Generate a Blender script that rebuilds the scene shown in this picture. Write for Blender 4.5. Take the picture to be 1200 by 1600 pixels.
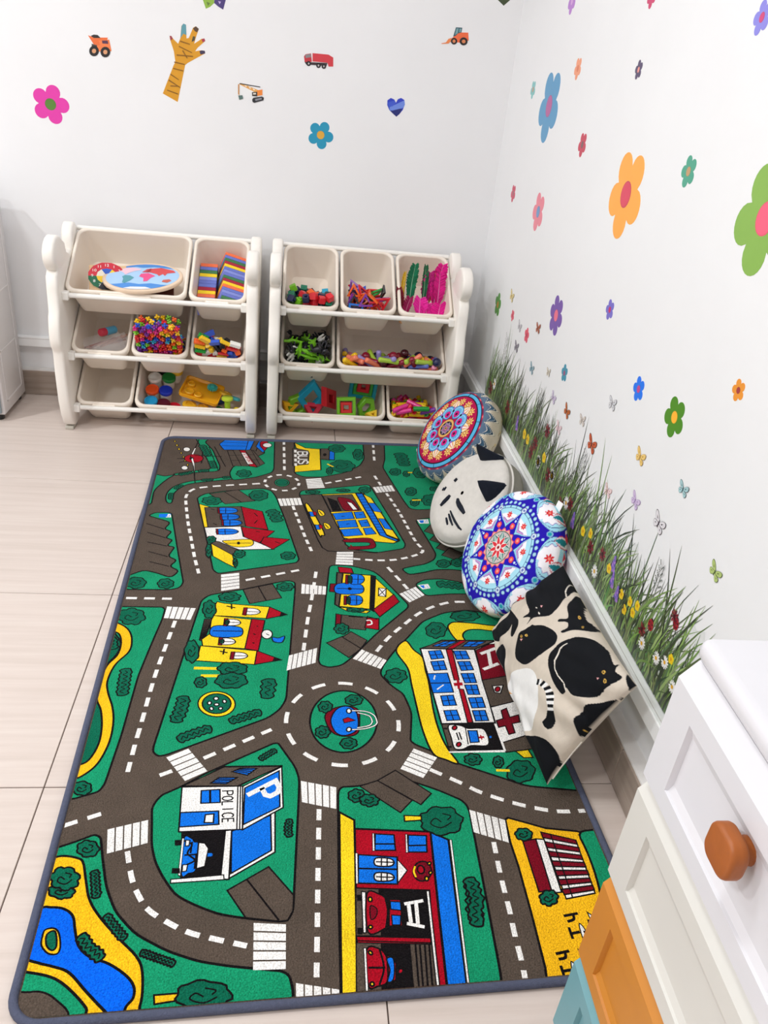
import bpy, bmesh, math, random
import numpy as np
from math import pi, sin, cos, radians
from mathutils import Matrix, Vector, Euler

SC = bpy.context.scene
COL = SC.collection
for o_ in list(bpy.data.objects): bpy.data.objects.remove(o_)

# ------------------------------------------------------------------ camera, world, light, exposure
# world axes: x runs to the side wall (x = 0), y to the back wall (y = 0), z up; metres
cam_d = bpy.data.cameras.new('camera'); cam = bpy.data.objects.new('camera', cam_d); COL.objects.link(cam)
cam.location = (-0.7129, -2.9822, 1.2043)
cam.rotation_euler = (1.05843, -0.09599, -0.09290)
cam_d.sensor_fit = 'VERTICAL'; cam_d.sensor_height = 24.0
cam_d.lens = 1219.8 / 1600 * 24.0
cam_d.clip_start = 0.02; cam_d.clip_end = 50
SC.camera = cam
wd = bpy.data.worlds.new('world'); SC.world = wd; wd.use_nodes = True
wd.node_tree.nodes['Background'].inputs[0].default_value = (1, .98, .96, 1)
wd.node_tree.nodes['Background'].inputs[1].default_value = .3
SC.view_settings.view_transform = 'Standard'; SC.view_settings.look = 'None'
SC.view_settings.gamma = 1; SC.view_settings.use_curve_mapping = False
SC.view_settings.exposure = 0.07
SC.cycles.use_denoising = True
SC.cycles.max_bounces = 10; SC.cycles.diffuse_bounces = 6
LAMPS = [(-2.5, -1.0, 10, .2), (-3.3, -1.8, 36, .16), (-2.3, -3.1, 28, .3), (-1.1, -1.8, 15, .4)]   # x, y, watts, size
LAMP_Z = 2.66
ROOM = (-4.3, -5.2, 2.7)          # far left wall, front wall, ceiling height

# ------------------------------------------------------------------ helpers
def lin(h):
    if isinstance(h, str):
        h = h.lstrip('#'); h = tuple(int(h[i:i+2], 16)/255 for i in (0, 2, 4))
    return tuple(c/12.92 if c <= .04045 else ((c+.055)/1.055)**2.4 for c in h[:3])
MATS = {}
def mat(name, hexc='#ffffff', rough=.5, var=.05, nscale=25, bump=0, bscale=200, attr=False, spec=.5, metal=0, alpha=1, trans=0, coat=0, sss=0, stretch=None, objrand=0):
    if name in MATS: return MATS[name]
    m = bpy.data.materials.new(name); m.use_nodes = True; nt = m.node_tree; N = nt.nodes; Lk = nt.links
    b = N['Principled BSDF']
    tc = N.new('ShaderNodeTexCoord'); mp = N.new('ShaderNodeMapping'); Lk.new(tc.outputs['Object'], mp.inputs['Vector'])
    if stretch: mp.inputs['Scale'].default_value = stretch
    if objrand:
        oi = N.new('ShaderNodeObjectInfo'); ml = N.new('ShaderNodeMath'); ml.operation = 'MULTIPLY'; ml.inputs[1].default_value = 37.0
        Lk.new(oi.outputs['Random'], ml.inputs[0]); Lk.new(ml.outputs[0], mp.inputs['Location'])
    nz = N.new('ShaderNodeTexNoise'); nz.inputs['Scale'].default_value = nscale; nz.inputs['Detail'].default_value = 5; nz.inputs['Roughness'].default_value = .6
    Lk.new(mp.outputs[0], nz.inputs['Vector'])
    mr = N.new('ShaderNodeMapRange'); mr.inputs['From Min'].default_value = .3; mr.inputs['From Max'].default_value = .7
    mr.inputs['To Min'].default_value = 1-var; mr.inputs['To Max'].default_value = 1+var
    Lk.new(nz.outputs['Fac'], mr.inputs['Value'])
    vm = N.new('ShaderNodeVectorMath'); vm.operation = 'SCALE'; Lk.new(mr.outputs[0], vm.inputs['Scale'])
    if attr:
        at = N.new('ShaderNodeAttribute'); at.attribute_name = 'Col'; Lk.new(at.outputs['Color'], vm.inputs[0])
    else: vm.inputs[0].default_value = lin(hexc)
    Lk.new(vm.outputs[0], b.inputs['Base Color'])
    b.inputs['Roughness'].default_value = rough; b.inputs['Specular IOR Level'].default_value = spec; b.inputs['Metallic'].default_value = metal
    b.inputs['Alpha'].default_value = alpha; b.inputs['Transmission Weight'].default_value = trans; b.inputs['Coat Weight'].default_value = coat
    if sss: b.inputs['Subsurface Weight'].default_value = sss; b.inputs['Subsurface Radius'].default_value = (.02, .018, .015); b.inputs['Subsurface Scale'].default_value = .5
    if bump:
        n2 = N.new('ShaderNodeTexNoise'); n2.inputs['Scale'].default_value = bscale; n2.inputs['Detail'].default_value = 3
        Lk.new(mp.outputs[0], n2.inputs['Vector'])
        bp = N.new('ShaderNodeBump'); bp.inputs['Strength'].default_value = min(1, bump); bp.inputs['Distance'].default_value = .002*max(1, bump)
        Lk.new(n2.outputs['Fac'], bp.inputs['Height']); Lk.new(bp.outputs[0], b.inputs['Normal'])
    MATS[name] = m; return m
def plastic(h, rough=.35): return mat('plastic '+h+(' %.2f' % rough), h, rough, .03, 30, coat=.15)

class MB:
    """collects vertices, faces and face colours; build() links them as one mesh object"""
    def __init__(s): s.v = []; s.f = []; s.c = []; s.col = (1, 1, 1)
    def add(s, vs, fs, col=None):
        o = len(s.v); s.v += [tuple(p) for p in vs]; s.f += [tuple(i+o for i in q) for q in fs]; s.c += [col or s.col]*len(fs); return s
    def box(s, a, b, col=None, M=None):
        x0, y0, z0 = a; x1, y1, z1 = b
        vs = [Vector(p) for p in ((x0,y0,z0),(x1,y0,z0),(x1,y1,z0),(x0,y1,z0),(x0,y0,z1),(x1,y0,z1),(x1,y1,z1),(x0,y1,z1))]
        if M: vs = [M @ p for p in vs]
        return s.add(vs, [(0,3,2,1),(4,5,6,7),(0,1,5,4),(1,2,6,5),(2,3,7,6),(3,0,4,7)], col)
    def rbox(s, a, b, r, seg=2, col=None, M=None):
        bm = bmesh.new(); bmesh.ops.create_cube(bm, size=1)
        d = [b[i]-a[i] for i in range(3)]; c = [(b[i]+a[i])/2 for i in range(3)]
        for v in bm.verts: v.co = Vector((v.co.x*d[0]+c[0], v.co.y*d[1]+c[1], v.co.z*d[2]+c[2]))
        bmesh.ops.bevel(bm, geom=list(bm.edges), offset=min(r, min(d)*.49), segments=seg, profile=.5, affect='EDGES')
        return s.bm(bm, col, M)
    def bm(s, bm, col=None, M=None):
        bm.verts.ensure_lookup_table(); bm.verts.index_update()
        s.add([M @ v.co if M else v.co.copy() for v in bm.verts], [[v.index for v in f.verts] for f in bm.faces], col); bm.free(); return s
    def loft(s, loops, cap0=True, cap1=True, closed=True, col=None):
        n = len(loops[0]); vs = [p for l in loops for p in l]; fs = []
        for i in range(len(loops)-1):
            for j in range(n if closed else n-1): k = (j+1) % n; fs.append((i*n+j, i*n+k, (i+1)*n+k, (i+1)*n+j))
        if cap0: fs.append(tuple(range(n))[::-1])
        if cap1: fs.append(tuple((len(loops)-1)*n+j for j in range(n)))
        return s.add(vs, fs, col)
    def tube(s, pts, r, n=8, closed=False, col=None, caps=True):
        pts = [Vector(p) for p in pts]; m = len(pts); loops = []; rs = r if isinstance(r, (list, tuple)) else [r]*m
        prev = None
        for i, p in enumerate(pts):
            t = (pts[(i+1) % m]-pts[i-1]) if closed else (pts[min(i+1, m-1)]-pts[max(i-1, 0)])
            t.normalize()
            if prev is None:
                u = t.orthogonal().normalized()
                if closed and abs(t.z) < .9: u = Vector((0, 0, 1)).cross(t).normalized()
            else: u = (prev-t*prev.dot(t)).normalized()
            prev = u; w = t.cross(u)
            loops.append([p+(u*cos(2*pi*k/n)+w*sin(2*pi*k/n))*rs[i] for k in range(n)])
        if closed: loops.append(loops[0])
        return s.loft(loops, caps and not closed, caps and not closed, True, col)
    def lathe(s, prof, n=16, M=None, col=None):
        loops = [[Vector((r*cos(2*pi*k/n), r*sin(2*pi*k/n), z)) for k in range(n)] for r, z in prof]
        if M: loops = [[M @ p for p in l] for l in loops]
        return s.loft(loops, True, True, True, col)
    def prism(s, poly, z0, z1, M=None, col=None):
        lo = [[Vector((x, y, z)) for x, y in poly] for z in (z0, z1)]
        if M: lo = [[M @ p for p in l] for l in lo]
        return s.loft(lo, True, True, True, col)
    def ball(s, c, r, u=10, v=7, M=None, col=None):
        rr = r if isinstance(r, (tuple, list)) else (r, r, r); loops = []
        for i in range(1, v):
            a = pi*i/v; loops.append([Vector((c[0]+rr[0]*sin(a)*cos(2*pi*k/u), c[1]+rr[1]*sin(a)*sin(2*pi*k/u), c[2]-rr[2]*cos(a))) for k in range(u)])
        if M: loops = [[M @ p for p in l] for l in loops]
        return s.loft(loops, True, True, True, col)
    def mesh(s, name, m, smooth=False, colors=False):
        me = bpy.data.meshes.new(name); me.from_pydata(s.v, [], s.f); me.materials.append(m)
        if colors:
            ca = me.color_attributes.new('Col', 'FLOAT_COLOR', 'CORNER'); ls = np.empty(len(me.polygons), dtype=np.int32); me.polygons.foreach_get('loop_total', ls)
            ca.data.foreach_set('color', np.repeat(np.c_[np.array(s.c, dtype=np.float32), np.ones(len(s.c), dtype=np.float32)], ls, axis=0).ravel())
        bmx = bmesh.new(); bmx.from_mesh(me); bmesh.ops.recalc_face_normals(bmx, faces=bmx.faces); bmx.to_mesh(me); bmx.free()
        if smooth:
            me.polygons.foreach_set('use_smooth', [True]*len(me.polygons)); me.set_sharp_from_angle(angle=radians(smooth if smooth > 1 else 40))
        return me
    def build(s, name, m, parent=None, smooth=False, colors=False, M=None):
        return link(name, s.mesh(name, m, smooth, colors), parent, M)
def link(name, me, parent=None, M=None):
    o = bpy.data.objects.new(name, me); COL.objects.link(o)
    if parent: o.parent = parent
    if M is not None: o.matrix_local = M
    return o
def tag(o, label, cat, group=None):
    o['label'] = label; o['category'] = cat
    if group: o['group'] = group
    return o
def thing(name, label, cat, loc=(0, 0, 0), rz=0, group=None, M=None):
    o = bpy.data.objects.new(name, None); COL.objects.link(o); o.empty_display_size = .05
    if M is not None: o.matrix_world = M
    else: o.location = loc; o.rotation_euler = (0, 0, rz)
    return tag(o, label, cat, group)
def struct(o): o['kind'] = 'structure'; return o
def vcolors(me, cols):
    ca = me.color_attributes.new('Col', 'FLOAT_COLOR', 'POINT')
    ca.data.foreach_set('color', np.c_[cols, np.ones(len(cols))].astype(np.float32).ravel())
def catmull(p, closed=True, n=5):
    p = [np.array(q, float) for q in p]; m = len(p); r = []
    for i in range(m if closed else m-1):
        a, b, c, d = (p[(i+k-1) % m] if closed else p[min(max(i+k-1, 0), m-1)] for k in range(4))
        for t in np.arange(n)/n: r.append(.5*((2*b)+(c-a)*t+(2*a-5*b+4*c-d)*t*t+(3*b-a-3*c+d)*t**3))
    if not closed: r.append(p[-1])
    return r

# ------------------------------------------------------------------ room shell
WX, FY, CZ = ROOM
TS, JX, JY = .6, -.532, -.7233           # floor tile size and one joint crossing
TSY = .6042
def tile_mat(name, base, dark, light, rough, vertical=False):
    m = bpy.data.materials.new(name); m.use_nodes = True; N = m.node_tree.nodes; Lk = m.node_tree.links; b = N['Principled BSDF']
    tc = N.new('ShaderNodeTexCoord'); oi = N.new('ShaderNodeObjectInfo'); mp = N.new('ShaderNodeMapping')
    mu = N.new('ShaderNodeMath'); mu.operation = 'MULTIPLY'; mu.inputs[1].default_value = 91; Lk.new(oi.outputs['Random'], mu.inputs[0])
    cx = N.new('ShaderNodeCombineXYZ'); Lk.new(mu.outputs[0], cx.inputs[0]); Lk.new(mu.outputs[0], cx.inputs[1])
    Lk.new(tc.outputs['Object'], mp.inputs['Vector']); Lk.new(cx.outputs[0], mp.inputs['Location'])
    mp.inputs['Scale'].default_value = (1.1, 26, 26) if not vertical else (26, 1.1, 26)
    n1 = N.new('ShaderNodeTexNoise'); n1.inputs['Scale'].default_value = 2.2; n1.inputs['Detail'].default_value = 7; n1.inputs['Roughness'].default_value = .62; Lk.new(mp.outputs[0], n1.inputs['Vector'])
    r = N.new('ShaderNodeValToRGB'); r.color_ramp.elements[0].position = .28; r.color_ramp.elements[0].color = (*lin(dark), 1); r.color_ramp.elements[1].position = .74; r.color_ramp.elements[1].color = (*lin(light), 1)
    e = r.color_ramp.elements.new(.5); e.color = (*lin(base), 1); Lk.new(n1.outputs['Fac'], r.inputs[0]); Lk.new(r.outputs[0], b.inputs['Base Color'])
    b.inputs['Roughness'].default_value = rough; b.inputs['Specular IOR Level'].default_value = .45
    bp = N.new('ShaderNodeBump'); bp.inputs['Strength'].default_value = .12; bp.inputs['Distance'].default_value = .001; Lk.new(n1.outputs['Fac'], bp.inputs['Height']); Lk.new(bp.outputs[0], b.inputs['Normal'])
    return m
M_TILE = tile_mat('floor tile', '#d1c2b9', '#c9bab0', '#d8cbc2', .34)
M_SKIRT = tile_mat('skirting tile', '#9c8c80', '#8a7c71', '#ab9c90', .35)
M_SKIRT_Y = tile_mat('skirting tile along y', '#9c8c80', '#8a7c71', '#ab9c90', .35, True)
M_GROUT = mat('grout', '#5e5048', .9)
M_WALL = mat('wall paint', '#eeedee', .55, .015, 3, bump=.25, bscale=9)
M_WALL2 = mat('wall paint side', '#eeeeef', .5, .015, 3, bump=.5, bscale=14)
M_TRIM = mat('trunking plastic', '#fafafa', .35, .02)
floor = struct(MB().box((WX, FY, -.1), (0, 0, -.004)).build('floor', M_GROUT))
tmesh = {}
xs = sorted([0, WX]+[JX-k*TS for k in range(8) if JX-k*TS > WX]); ys = sorted([0, FY]+[JY+TSY-k*TSY for k in range(10) if FY < JY+TSY-k*TSY < 0])
for i in range(len(xs)-1):
    for j in range(len(ys)-1):
        w, d = xs[i+1]-xs[i], ys[j+1]-ys[j]; key = (round(w, 3), round(d, 3))
        if key not in tmesh: tmesh[key] = MB().rbox((-w/2+.0011, -d/2+.0011, -.006), (w/2-.0011, d/2-.0011, 0), .0008, 1).mesh('tile', M_TILE)
        link('tile', tmesh[key], floor, Matrix.Translation(((xs[i]+xs[i+1])/2, (ys[j]+ys[j+1])/2, 0)))
wall_back = struct(MB().box((WX, 0, -.1), (.1, .1, CZ)).build('wall_back', M_WALL))
wall_right = struct(MB().box((0, FY, -.1), (.1, 0, CZ)).build('wall_right', M_WALL2))
struct(MB().box((WX-.1, FY, -.1), (WX, 0, CZ)).build('wall_left', M_WALL))
struct(MB().box((WX, FY-.1, -.1), (.1, FY, CZ)).build('wall_front', M_WALL))
struct(MB().box((WX, FY, CZ), (.1, .1, CZ+.1)).build('ceiling', M_WALL))
# tiled skirting, 10 cm high and proud of the wall, with a pale grout ledge on top
SD, SH = .0354, .0987
sk = struct(MB().box((WX, -SD+.004, SH-.003), (0, 0, SH+.001)).build('baseboard_back', mat('pale grout ledge', '#e6e2df', .6)))
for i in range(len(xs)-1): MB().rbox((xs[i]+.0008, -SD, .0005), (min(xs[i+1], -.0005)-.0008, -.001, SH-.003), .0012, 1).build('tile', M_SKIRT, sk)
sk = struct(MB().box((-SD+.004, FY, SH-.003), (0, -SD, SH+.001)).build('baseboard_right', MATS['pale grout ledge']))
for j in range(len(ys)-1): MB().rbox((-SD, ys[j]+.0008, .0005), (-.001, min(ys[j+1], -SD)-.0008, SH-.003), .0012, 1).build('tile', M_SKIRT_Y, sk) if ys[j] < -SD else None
# plastic cable trunking along both walls
HB, HT, DM = .187, .2249, .0241
t1 = struct(MB().rbox((WX, -DM, HB), (-DM, 0, HT), .0025).build('trim_1', M_TRIM)); MB().box((WX, -DM-.0006, HB+.030), (-DM, -DM, HB+.0312)).build('lid_seam', mat('trunking seam', '#c4c0be', .5), t1)
t2 = struct(MB().rbox((-DM, FY, HB), (0, 0, HT), .0025).build('trim_2', M_TRIM)); MB().box((-.016, FY, HT), (-.0148, -DM, HT+.0006)).build('lid_seam', MATS['trunking seam'], t2)
MB().rbox((-.034, -.032, HB-.002), (0, 0, HT+.002), .003).build('corner_cap', M_TRIM, t2)
for lx, ly, lw, ls in LAMPS:
    f = thing('ceiling_light', 'round white ceiling lamp above the play corner, outside the photo', 'ceiling light', (lx, ly, CZ), group='ceiling lamps')
    MB().lathe([(ls*.62, 0), (ls*.62, -.02), (ls*.55, -.03), (ls*.5, -.022)], 32).build('housing', plastic('#e8e8e8'), f, 40)
    ld = bpy.data.lights.new('lamp', 'AREA'); ld.shape = 'DISK'; ld.size = ls; ld.energy = lw; ld.color = (.94, .985, 1.0)
    lo = bpy.data.objects.new('lamp', ld); COL.objects.link(lo); lo.parent = f; lo.location = (0, 0, LAMP_Z-CZ)

# ------------------------------------------------------------------ rug
RUG = [
['P','g',92,-51,184,-59,188,-26,159,-1,144,28,175,92,206,217,205,248,192,257,129,269,67,293,61,282,118,258,173,241,178,228,161,169,118,23],
['S','g',-6,290,8,289,35,299,62,290,47,317,31,351,15,400,15,457,14,482,-5,492,-12,396],
['S','g',59,470,53,429,62,387,85,354,123,329,183,312,233,293,252,290,251,308,203,322,134,343,101,364,76,413,74,474],
['H',19,79,287,99,278,118,267],
['H',20,138,257,171,250],
['H',26,135,55,148,94,162,144],
['H',24,175,180,188,234],
['H',16,69,454,67,413],
['H',16,76,386,96,358],
['H',16,153,322,188,314],
['H',16,218,300,243,295],
['P','g',248,222,261,205,357,104,311,-6,316,-70,391,-77,390,-20,385,228,378,254,328,290,252,317,244,295,239,263],
['P','k',225,95,307,71,354,187,328,219,304,212,248,213],
['L','0',3,244,91,277,213],
['L','0',3,307,82,338,200],
['L','0',3,233,133,319,120],
['L','0',3,240,173,338,159],
['P','b',195,44,215,1,313,3,297,83,213,89],
['L','0',3,205,26,306,28],
['L','0',3,204,57,301,53],
['P','b',296,5,318,3,303,82,288,86],
['P','k',318,0,337,-1,324,91,304,82],
['P','b',337,-7,349,-8,337,40,354,92,346,100,323,54],
['P','r',337,18,357,-11,372,37,353,89,339,53],
['C','w',363,40,379,39,363,58],
['P','r',266,89,286,90,329,217,304,212],
['P','w',272,107,289,109,317,193,297,199],
['T','AIRPORT','r',2.6,277,117,302,193,289,113],
['B',286,267,310,265,287,294],
['C','y',31,-1,34,-2,31,5],
['C','y',41,31,44,31,42,38],
['C','y',51,63,55,63,52,69],
['C','y',61,94,65,94,62,101],
['C','y',71,125,74,125,72,131],
['C','y',81,155,84,155,81,161],
['C','y',90,185,94,184,91,191],
['C','y',100,214,103,213,100,220],
['C','w',87,94,99,93,89,110],
['C','w',92,237,103,237,93,251],
['L','0',5,62,169,89,167],
['L','0',5,71,197,96,185],
['L','0',5,144,201,142,107],
['L','0',4,160,67,202,251],
['L','0',4,179,65,224,220],
['C','r',116,164,147,162,118,196],
['M','0',4,103,142,111,178,128,189],
['C','0',109,166,115,166,110,176],
['P','w',123,16,112,135,106,130],
['L','0',4,124,-12,115,83],
['P','w',112,160,121,202,129,290,119,220,108,172],
['L','0',4,119,220,134,343],
['L','0',5,116,141,208,143],
['P','g',15,555,33,536,80,533,116,736,146,898,138,921,115,929,-3,928,-6,859,6,865,40,840,75,854,113,876,131,842,102,822,121,792,94,774,108,725,86,720,99,688,78,678,92,643,69,630,84,591],
['L','0',4,15,600,69,630],
['L','0',4,24,649,78,678],
['L','0',4,31,701,86,721],
['L','0',4,40,750,94,775],
['L','0',4,49,800,102,822],
['p','b',46,544,79,542,80,564,46,564],
['T','P','w',4,67,562,65,546,79,561],
['B',28,899,52,898,31,924],
['B',102,902,122,902,104,924],
['P','g',148,443,155,430,169,414,227,392,349,369,375,382,390,424,414,559,449,783,442,799,231,855,218,838,184,640],
['P','k',183,413,271,382,325,453,235,476],
['L','0',4,227,396,284,464],
['P','y',156,479,189,496,175,504,191,615,180,617],
['P','k',174,500,284,489,300,608,191,617],
['P','w',180,618,286,608,294,666,344,702,379,732,284,737,200,684,191,675],
['P','r',283,491,347,518,364,626,299,608],
['P','r',286,612,383,633,339,699,296,668],
['P','r',343,699,352,667,426,678,377,733],
['S','b',217,502,257,500,274,516,258,532,219,533],
['L','0',3,218,518,274,516],
['L','0',3,237,501,238,533],
['P','d',212,500,217,500,221,535,215,535],
['S','b',226,540,263,538,280,553,264,569,228,570],
['L','0',3,227,555,280,553],
['L','0',3,245,539,246,570],
['P','d',221,538,226,538,230,572,224,572],
['S','b',233,576,271,574,288,589,272,604,234,605],
['L','0',3,233,591,288,589],
['L','0',3,252,575,253,605],
['P','d',227,574,233,574,236,607,230,607],
['S','b',220,627,261,625,279,639,262,654,221,655],
['L','0',3,221,641,279,639],
['L','0',3,240,626,242,655],
['P','d',214,625,220,625,223,657,218,657],
['S','y',236,693,258,687,312,681,323,700,312,718,268,721],
['L','0',3,245,704,316,701],
['C','0',281,702,284,702,281,708],
['P','y',205,705,265,756,277,828,250,806,214,771],
['P','k',204,688,227,696,282,739,270,768,208,708],
['B',204,684,217,683,205,702],
['B',201,743,209,743,203,779],
['B',285,758,301,757,285,778],
['B',275,802,281,802,276,822],
['L','0',4,323,529,333,548],
['L','0',4,324,591,333,571],
['L','0',4,329,636,341,640],
['L','0',4,384,692,398,701],
['L','0',4,194,509,204,514],
['L','0',4,204,594,216,603],
['B',193,457,222,456,195,483],
['B',335,416,364,415,335,450],
['H',38,374,507,386,546,390,579],
['B',419,765,439,765,418,785],
['P','g',461,-40,719,-61,713,0,704,126,683,182,627,240,543,278,479,279,454,257],
['P','y',460,8,499,52,551,57,544,225,453,247,455,197,502,184,510,94,465,54],
['P','k',453,59,465,57,507,74,510,94,501,184,455,199,449,199],
['T','BUS','w',6,470,83,469,188,503,81],
['P','k',554,53,586,51,579,147,546,143],
['P','b',584,75,602,71,596,146,578,143],
['L','0',4,546,138,596,142],
['C','0',565,103,570,102,564,113],
['B',612,49,642,47,610,81],
['B',685,94,703,93,681,139],
['B',620,191,663,188,617,238],
['M','y',8,569,177,579,189,589,198],
['B',573,231,584,230,571,257],
['P','g',801,-68,1224,-102,1082,453,895,482,836,489,811,482,800,433,762,192,778,127],
['M','w',4,946,21,911,31,911,125,927,124],
['L','w',3,920,30,917,118],
['H',46,839,70,843,123,840,175],
['B',802,224,822,223,798,251],
['B',839,237,851,236,836,259],
['L','y',10,846,227,869,225],
['B',892,224,919,222,885,266],
['B',834,366,853,365,829,395],
['B',835,440,850,439,830,465],
['L','y',9,828,426,864,423],
['B',892,423,923,422,885,462],
['H',34,905,339,941,355],
['P','g',464,397,472,378,698,324,705,355,740,548,764,697,756,720,675,744,593,731,518,721,507,676],
['P','k',464,407,535,400,585,665,586,701,603,728,675,745,592,742,533,738,518,721,507,676],
['P','y',535,400,673,382,748,679,729,692,608,675,583,665],
['P','k',538,406,634,395,655,501,558,513],
['P','0',553,422,581,442,590,504,564,507],
['S','d',585,423,599,418,631,435,647,489,639,502,602,501,590,463],
['P','w',612,446,628,453,643,495,628,498],
['P','b',561,523,623,510,627,552,569,562],
['P','b',571,569,629,559,633,602,576,609],
['P','b',577,619,633,609,643,648,586,658],
['P','b',629,512,659,506,664,546,633,552],
['P','b',638,563,665,556,671,597,644,601],
['P','b',648,609,673,604,684,640,652,647],
['L','0',4,588,539,598,538],
['L','0',4,599,587,609,583],
['L','0',4,644,527,654,526],
['L','0',4,654,575,664,573],
['P','b',647,388,669,387,716,651,748,676,738,681,694,648],
['L','0',3,648,394,671,389],
['L','0',3,651,413,674,408],
['L','0',3,655,431,677,426],
['L','0',3,658,449,680,445],
['L','0',3,661,466,684,463],
['L','0',3,665,484,687,481],
['L','0',3,668,501,690,499],
['L','0',3,671,518,693,516],
['L','0',3,674,535,696,533],
['L','0',3,677,552,699,551],
['L','0',3,680,568,702,568],
['L','0',3,683,585,705,584],
['L','0',3,686,601,707,601],
['L','0',3,689,617,710,617],
['L','0',3,692,632,713,633],
['P','y',670,389,695,418,749,672,714,644],
['P','b',681,451,702,453,718,511,692,504],
['P','b',702,549,720,551,736,617,714,609],
['S','d',587,674,656,665,673,685,666,721,598,730,598,714,651,708,653,690,588,690],
['L','d',5,600,705,608,722],
['S','y',480,483,493,477,528,635,520,653,512,649],
['P','b',489,514,504,515,505,543,492,543],
['P','r',501,511,512,517,512,536,503,535],
['S','y',517,502,532,509,537,532,522,538],
['L','0',4,521,509,530,532],
['P','b',503,592,517,594,518,620,506,620],
['P','r',515,590,525,595,526,614,516,613],
['S','y',530,582,545,588,550,610,535,616],
['L','0',4,534,589,543,610],
['B',508,386,531,385,507,399],
['B',608,370,630,369,607,381],
['B',680,362,700,361,678,384],
['P','g',817,552,906,532,1065,522,982,849,875,828,828,830,793,844,748,856,732,827,757,817,805,802,835,779,846,751,839,695],
['P','k',833,622,863,578,910,610,872,649],
['P','k',841,672,871,630,917,661,880,698],
['P','k',852,717,882,676,927,706,890,742],
['P','k',861,755,891,716,935,745,899,780],
['p','w',822,553,859,549,857,575,827,576],
['p','b',828,557,853,554,853,572,831,572],
['T','P','w',4,839,571,839,557,850,570],
['B',858,799,878,799,854,819],
['B',903,793,925,792,899,814],
['P','g',759,901,777,886,792,878,838,874,965,915,957,945,846,945,780,954,769,932],
['H',31,820,897,859,904,893,911],
['p','w',765,905,795,899,798,919,775,925],
['p','b',770,907,790,904,793,917,778,920],
['T','P','w',4,781,920,780,908,789,916],
['P','g',532,810,589,812,651,838,671,869,728,1000,629,1109,554,1204,530,1228,500,1234,482,1225,478,1210,503,1027],
['P','r',555,818,592,825,595,849,556,846],
['P','k',550,846,569,850,544,1004,533,992],
['P','y',566,850,644,859,622,1013,543,1001],
['P','y',543,1004,621,1020,611,1030,561,1020],
['P','y',652,870,693,951,630,1020],
['P','0',643,859,654,864,630,1022,622,1014],
['P','r',630,1015,693,948,703,981,643,1045],
['P','w',656,919,676,922,670,959,651,955],
['L','0',3,656,919,670,959],
['L','0',3,676,922,651,955],
['P','d',528,900,546,900,541,939,523,936],
['S','b',546,901,603,899,616,924,600,946,541,943],
['L','0',4,544,922,615,924],
['C','0',578,923,582,923,578,928],
['S','b',585,858,615,858,622,880,609,900,582,899],
['L','0',3,583,879,621,879],
['L','0',3,607,858,602,899],
['P','d',573,858,581,858,576,901,568,901],
['H',11,584,863,581,897],
['S','b',572,955,601,955,607,976,595,994,569,992],
['L','0',3,571,974,606,975],
['L','0',3,593,955,589,993],
['P','d',560,955,568,955,563,994,556,994],
['H',10,571,960,568,990],
['B',586,1016,611,1016,585,1025],
['P','k',541,1035,611,1046,601,1098,536,1087],
['P','d',533,1032,546,1036,540,1081,528,1077],
['P','r',610,1049,640,1052,634,1098,600,1089],
['M','w',5,607,1060,618,1060,619,1074,607,1078],
['L','0',6,564,1042,600,1046],
['L','0',4,610,1043,636,1055],
['B',542,1092,560,1092,541,1113],
['P','k',501,1146,543,1121,582,1169,550,1201],
['P','k',541,1125,564,1104,600,1138,582,1168],
['P','g',616,1260,627,1231,662,1178,694,1139,750,1065,812,1029,878,1017,964,1042,1251,1120,1045,1621,868,1593,798,1558,741,1530,696,1496,664,1477,654,1466,670,1385,664,1345,660,1325,635,1296],
['S','y',666,1178,694,1141,709,1175,726,1203,725,1248,725,1292,719,1386,721,1449,729,1491,742,1530,718,1519,695,1501,685,1436,684,1359,684,1298,684,1240],
['S','y',811,1094,820,1074,838,1068,887,1074,941,1084,1087,1092,1080,1113,935,1106,893,1099,864,1100,848,1111,842,1128,847,1153,823,1140],
['B',779,1100,805,1100,773,1131],
['B',866,1043,904,1043,861,1065],
['B',652,1266,677,1267,648,1290],
['B',775,1521,793,1522,772,1536],
['B',826,1530,837,1531,822,1545],
['B',866,1556,895,1557,857,1584],
['L','y',8,816,1551,844,1553],
['P','y',868,1499,898,1495,903,1521,883,1521],
['P','k',726,1171,785,1140,923,1143,860,1176],
['P','r',789,1174,832,1142,848,1142,804,1175],
['P','b',757,1162,790,1145,824,1145,789,1165],
['L','0',3,774,1154,806,1156],
['L','0',3,771,1163,806,1145],
['P','b',831,1165,852,1146,896,1147,864,1166],
['L','0',3,841,1156,880,1157],
['L','0',3,848,1166,875,1147],
['P','w',726,1171,860,1176,848,1421,729,1420],
['P','r',789,1175,804,1175,798,1283,786,1284],
['P','r',791,1314,801,1315,799,1418,787,1419],
['p','r',792,1282,798,1283,794,1313,788,1314],
['p','r',782,1294,803,1292,803,1302,782,1304],
['P','b',744,1181,775,1178,778,1207,746,1211],
['L','0',3,759,1180,762,1209],
['L','0',3,745,1196,776,1193],
['P','b',743,1219,775,1216,776,1248,745,1250],
['L','0',3,759,1218,761,1249],
['L','0',3,744,1235,776,1232],
['P','b',744,1335,773,1333,774,1365,744,1366],
['L','0',3,759,1334,759,1366],
['L','0',3,744,1351,774,1349],
['P','b',742,1381,771,1380,773,1410,743,1411],
['L','0',3,756,1380,758,1411],
['L','0',3,742,1396,772,1395],
['P','b',806,1181,837,1181,840,1211,807,1212],
['L','0',3,821,1181,823,1211],
['L','0',3,806,1197,838,1196],
['P','b',808,1220,838,1220,840,1250,810,1252],
['L','0',3,823,1220,825,1251],
['L','0',3,809,1236,839,1235],
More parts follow.
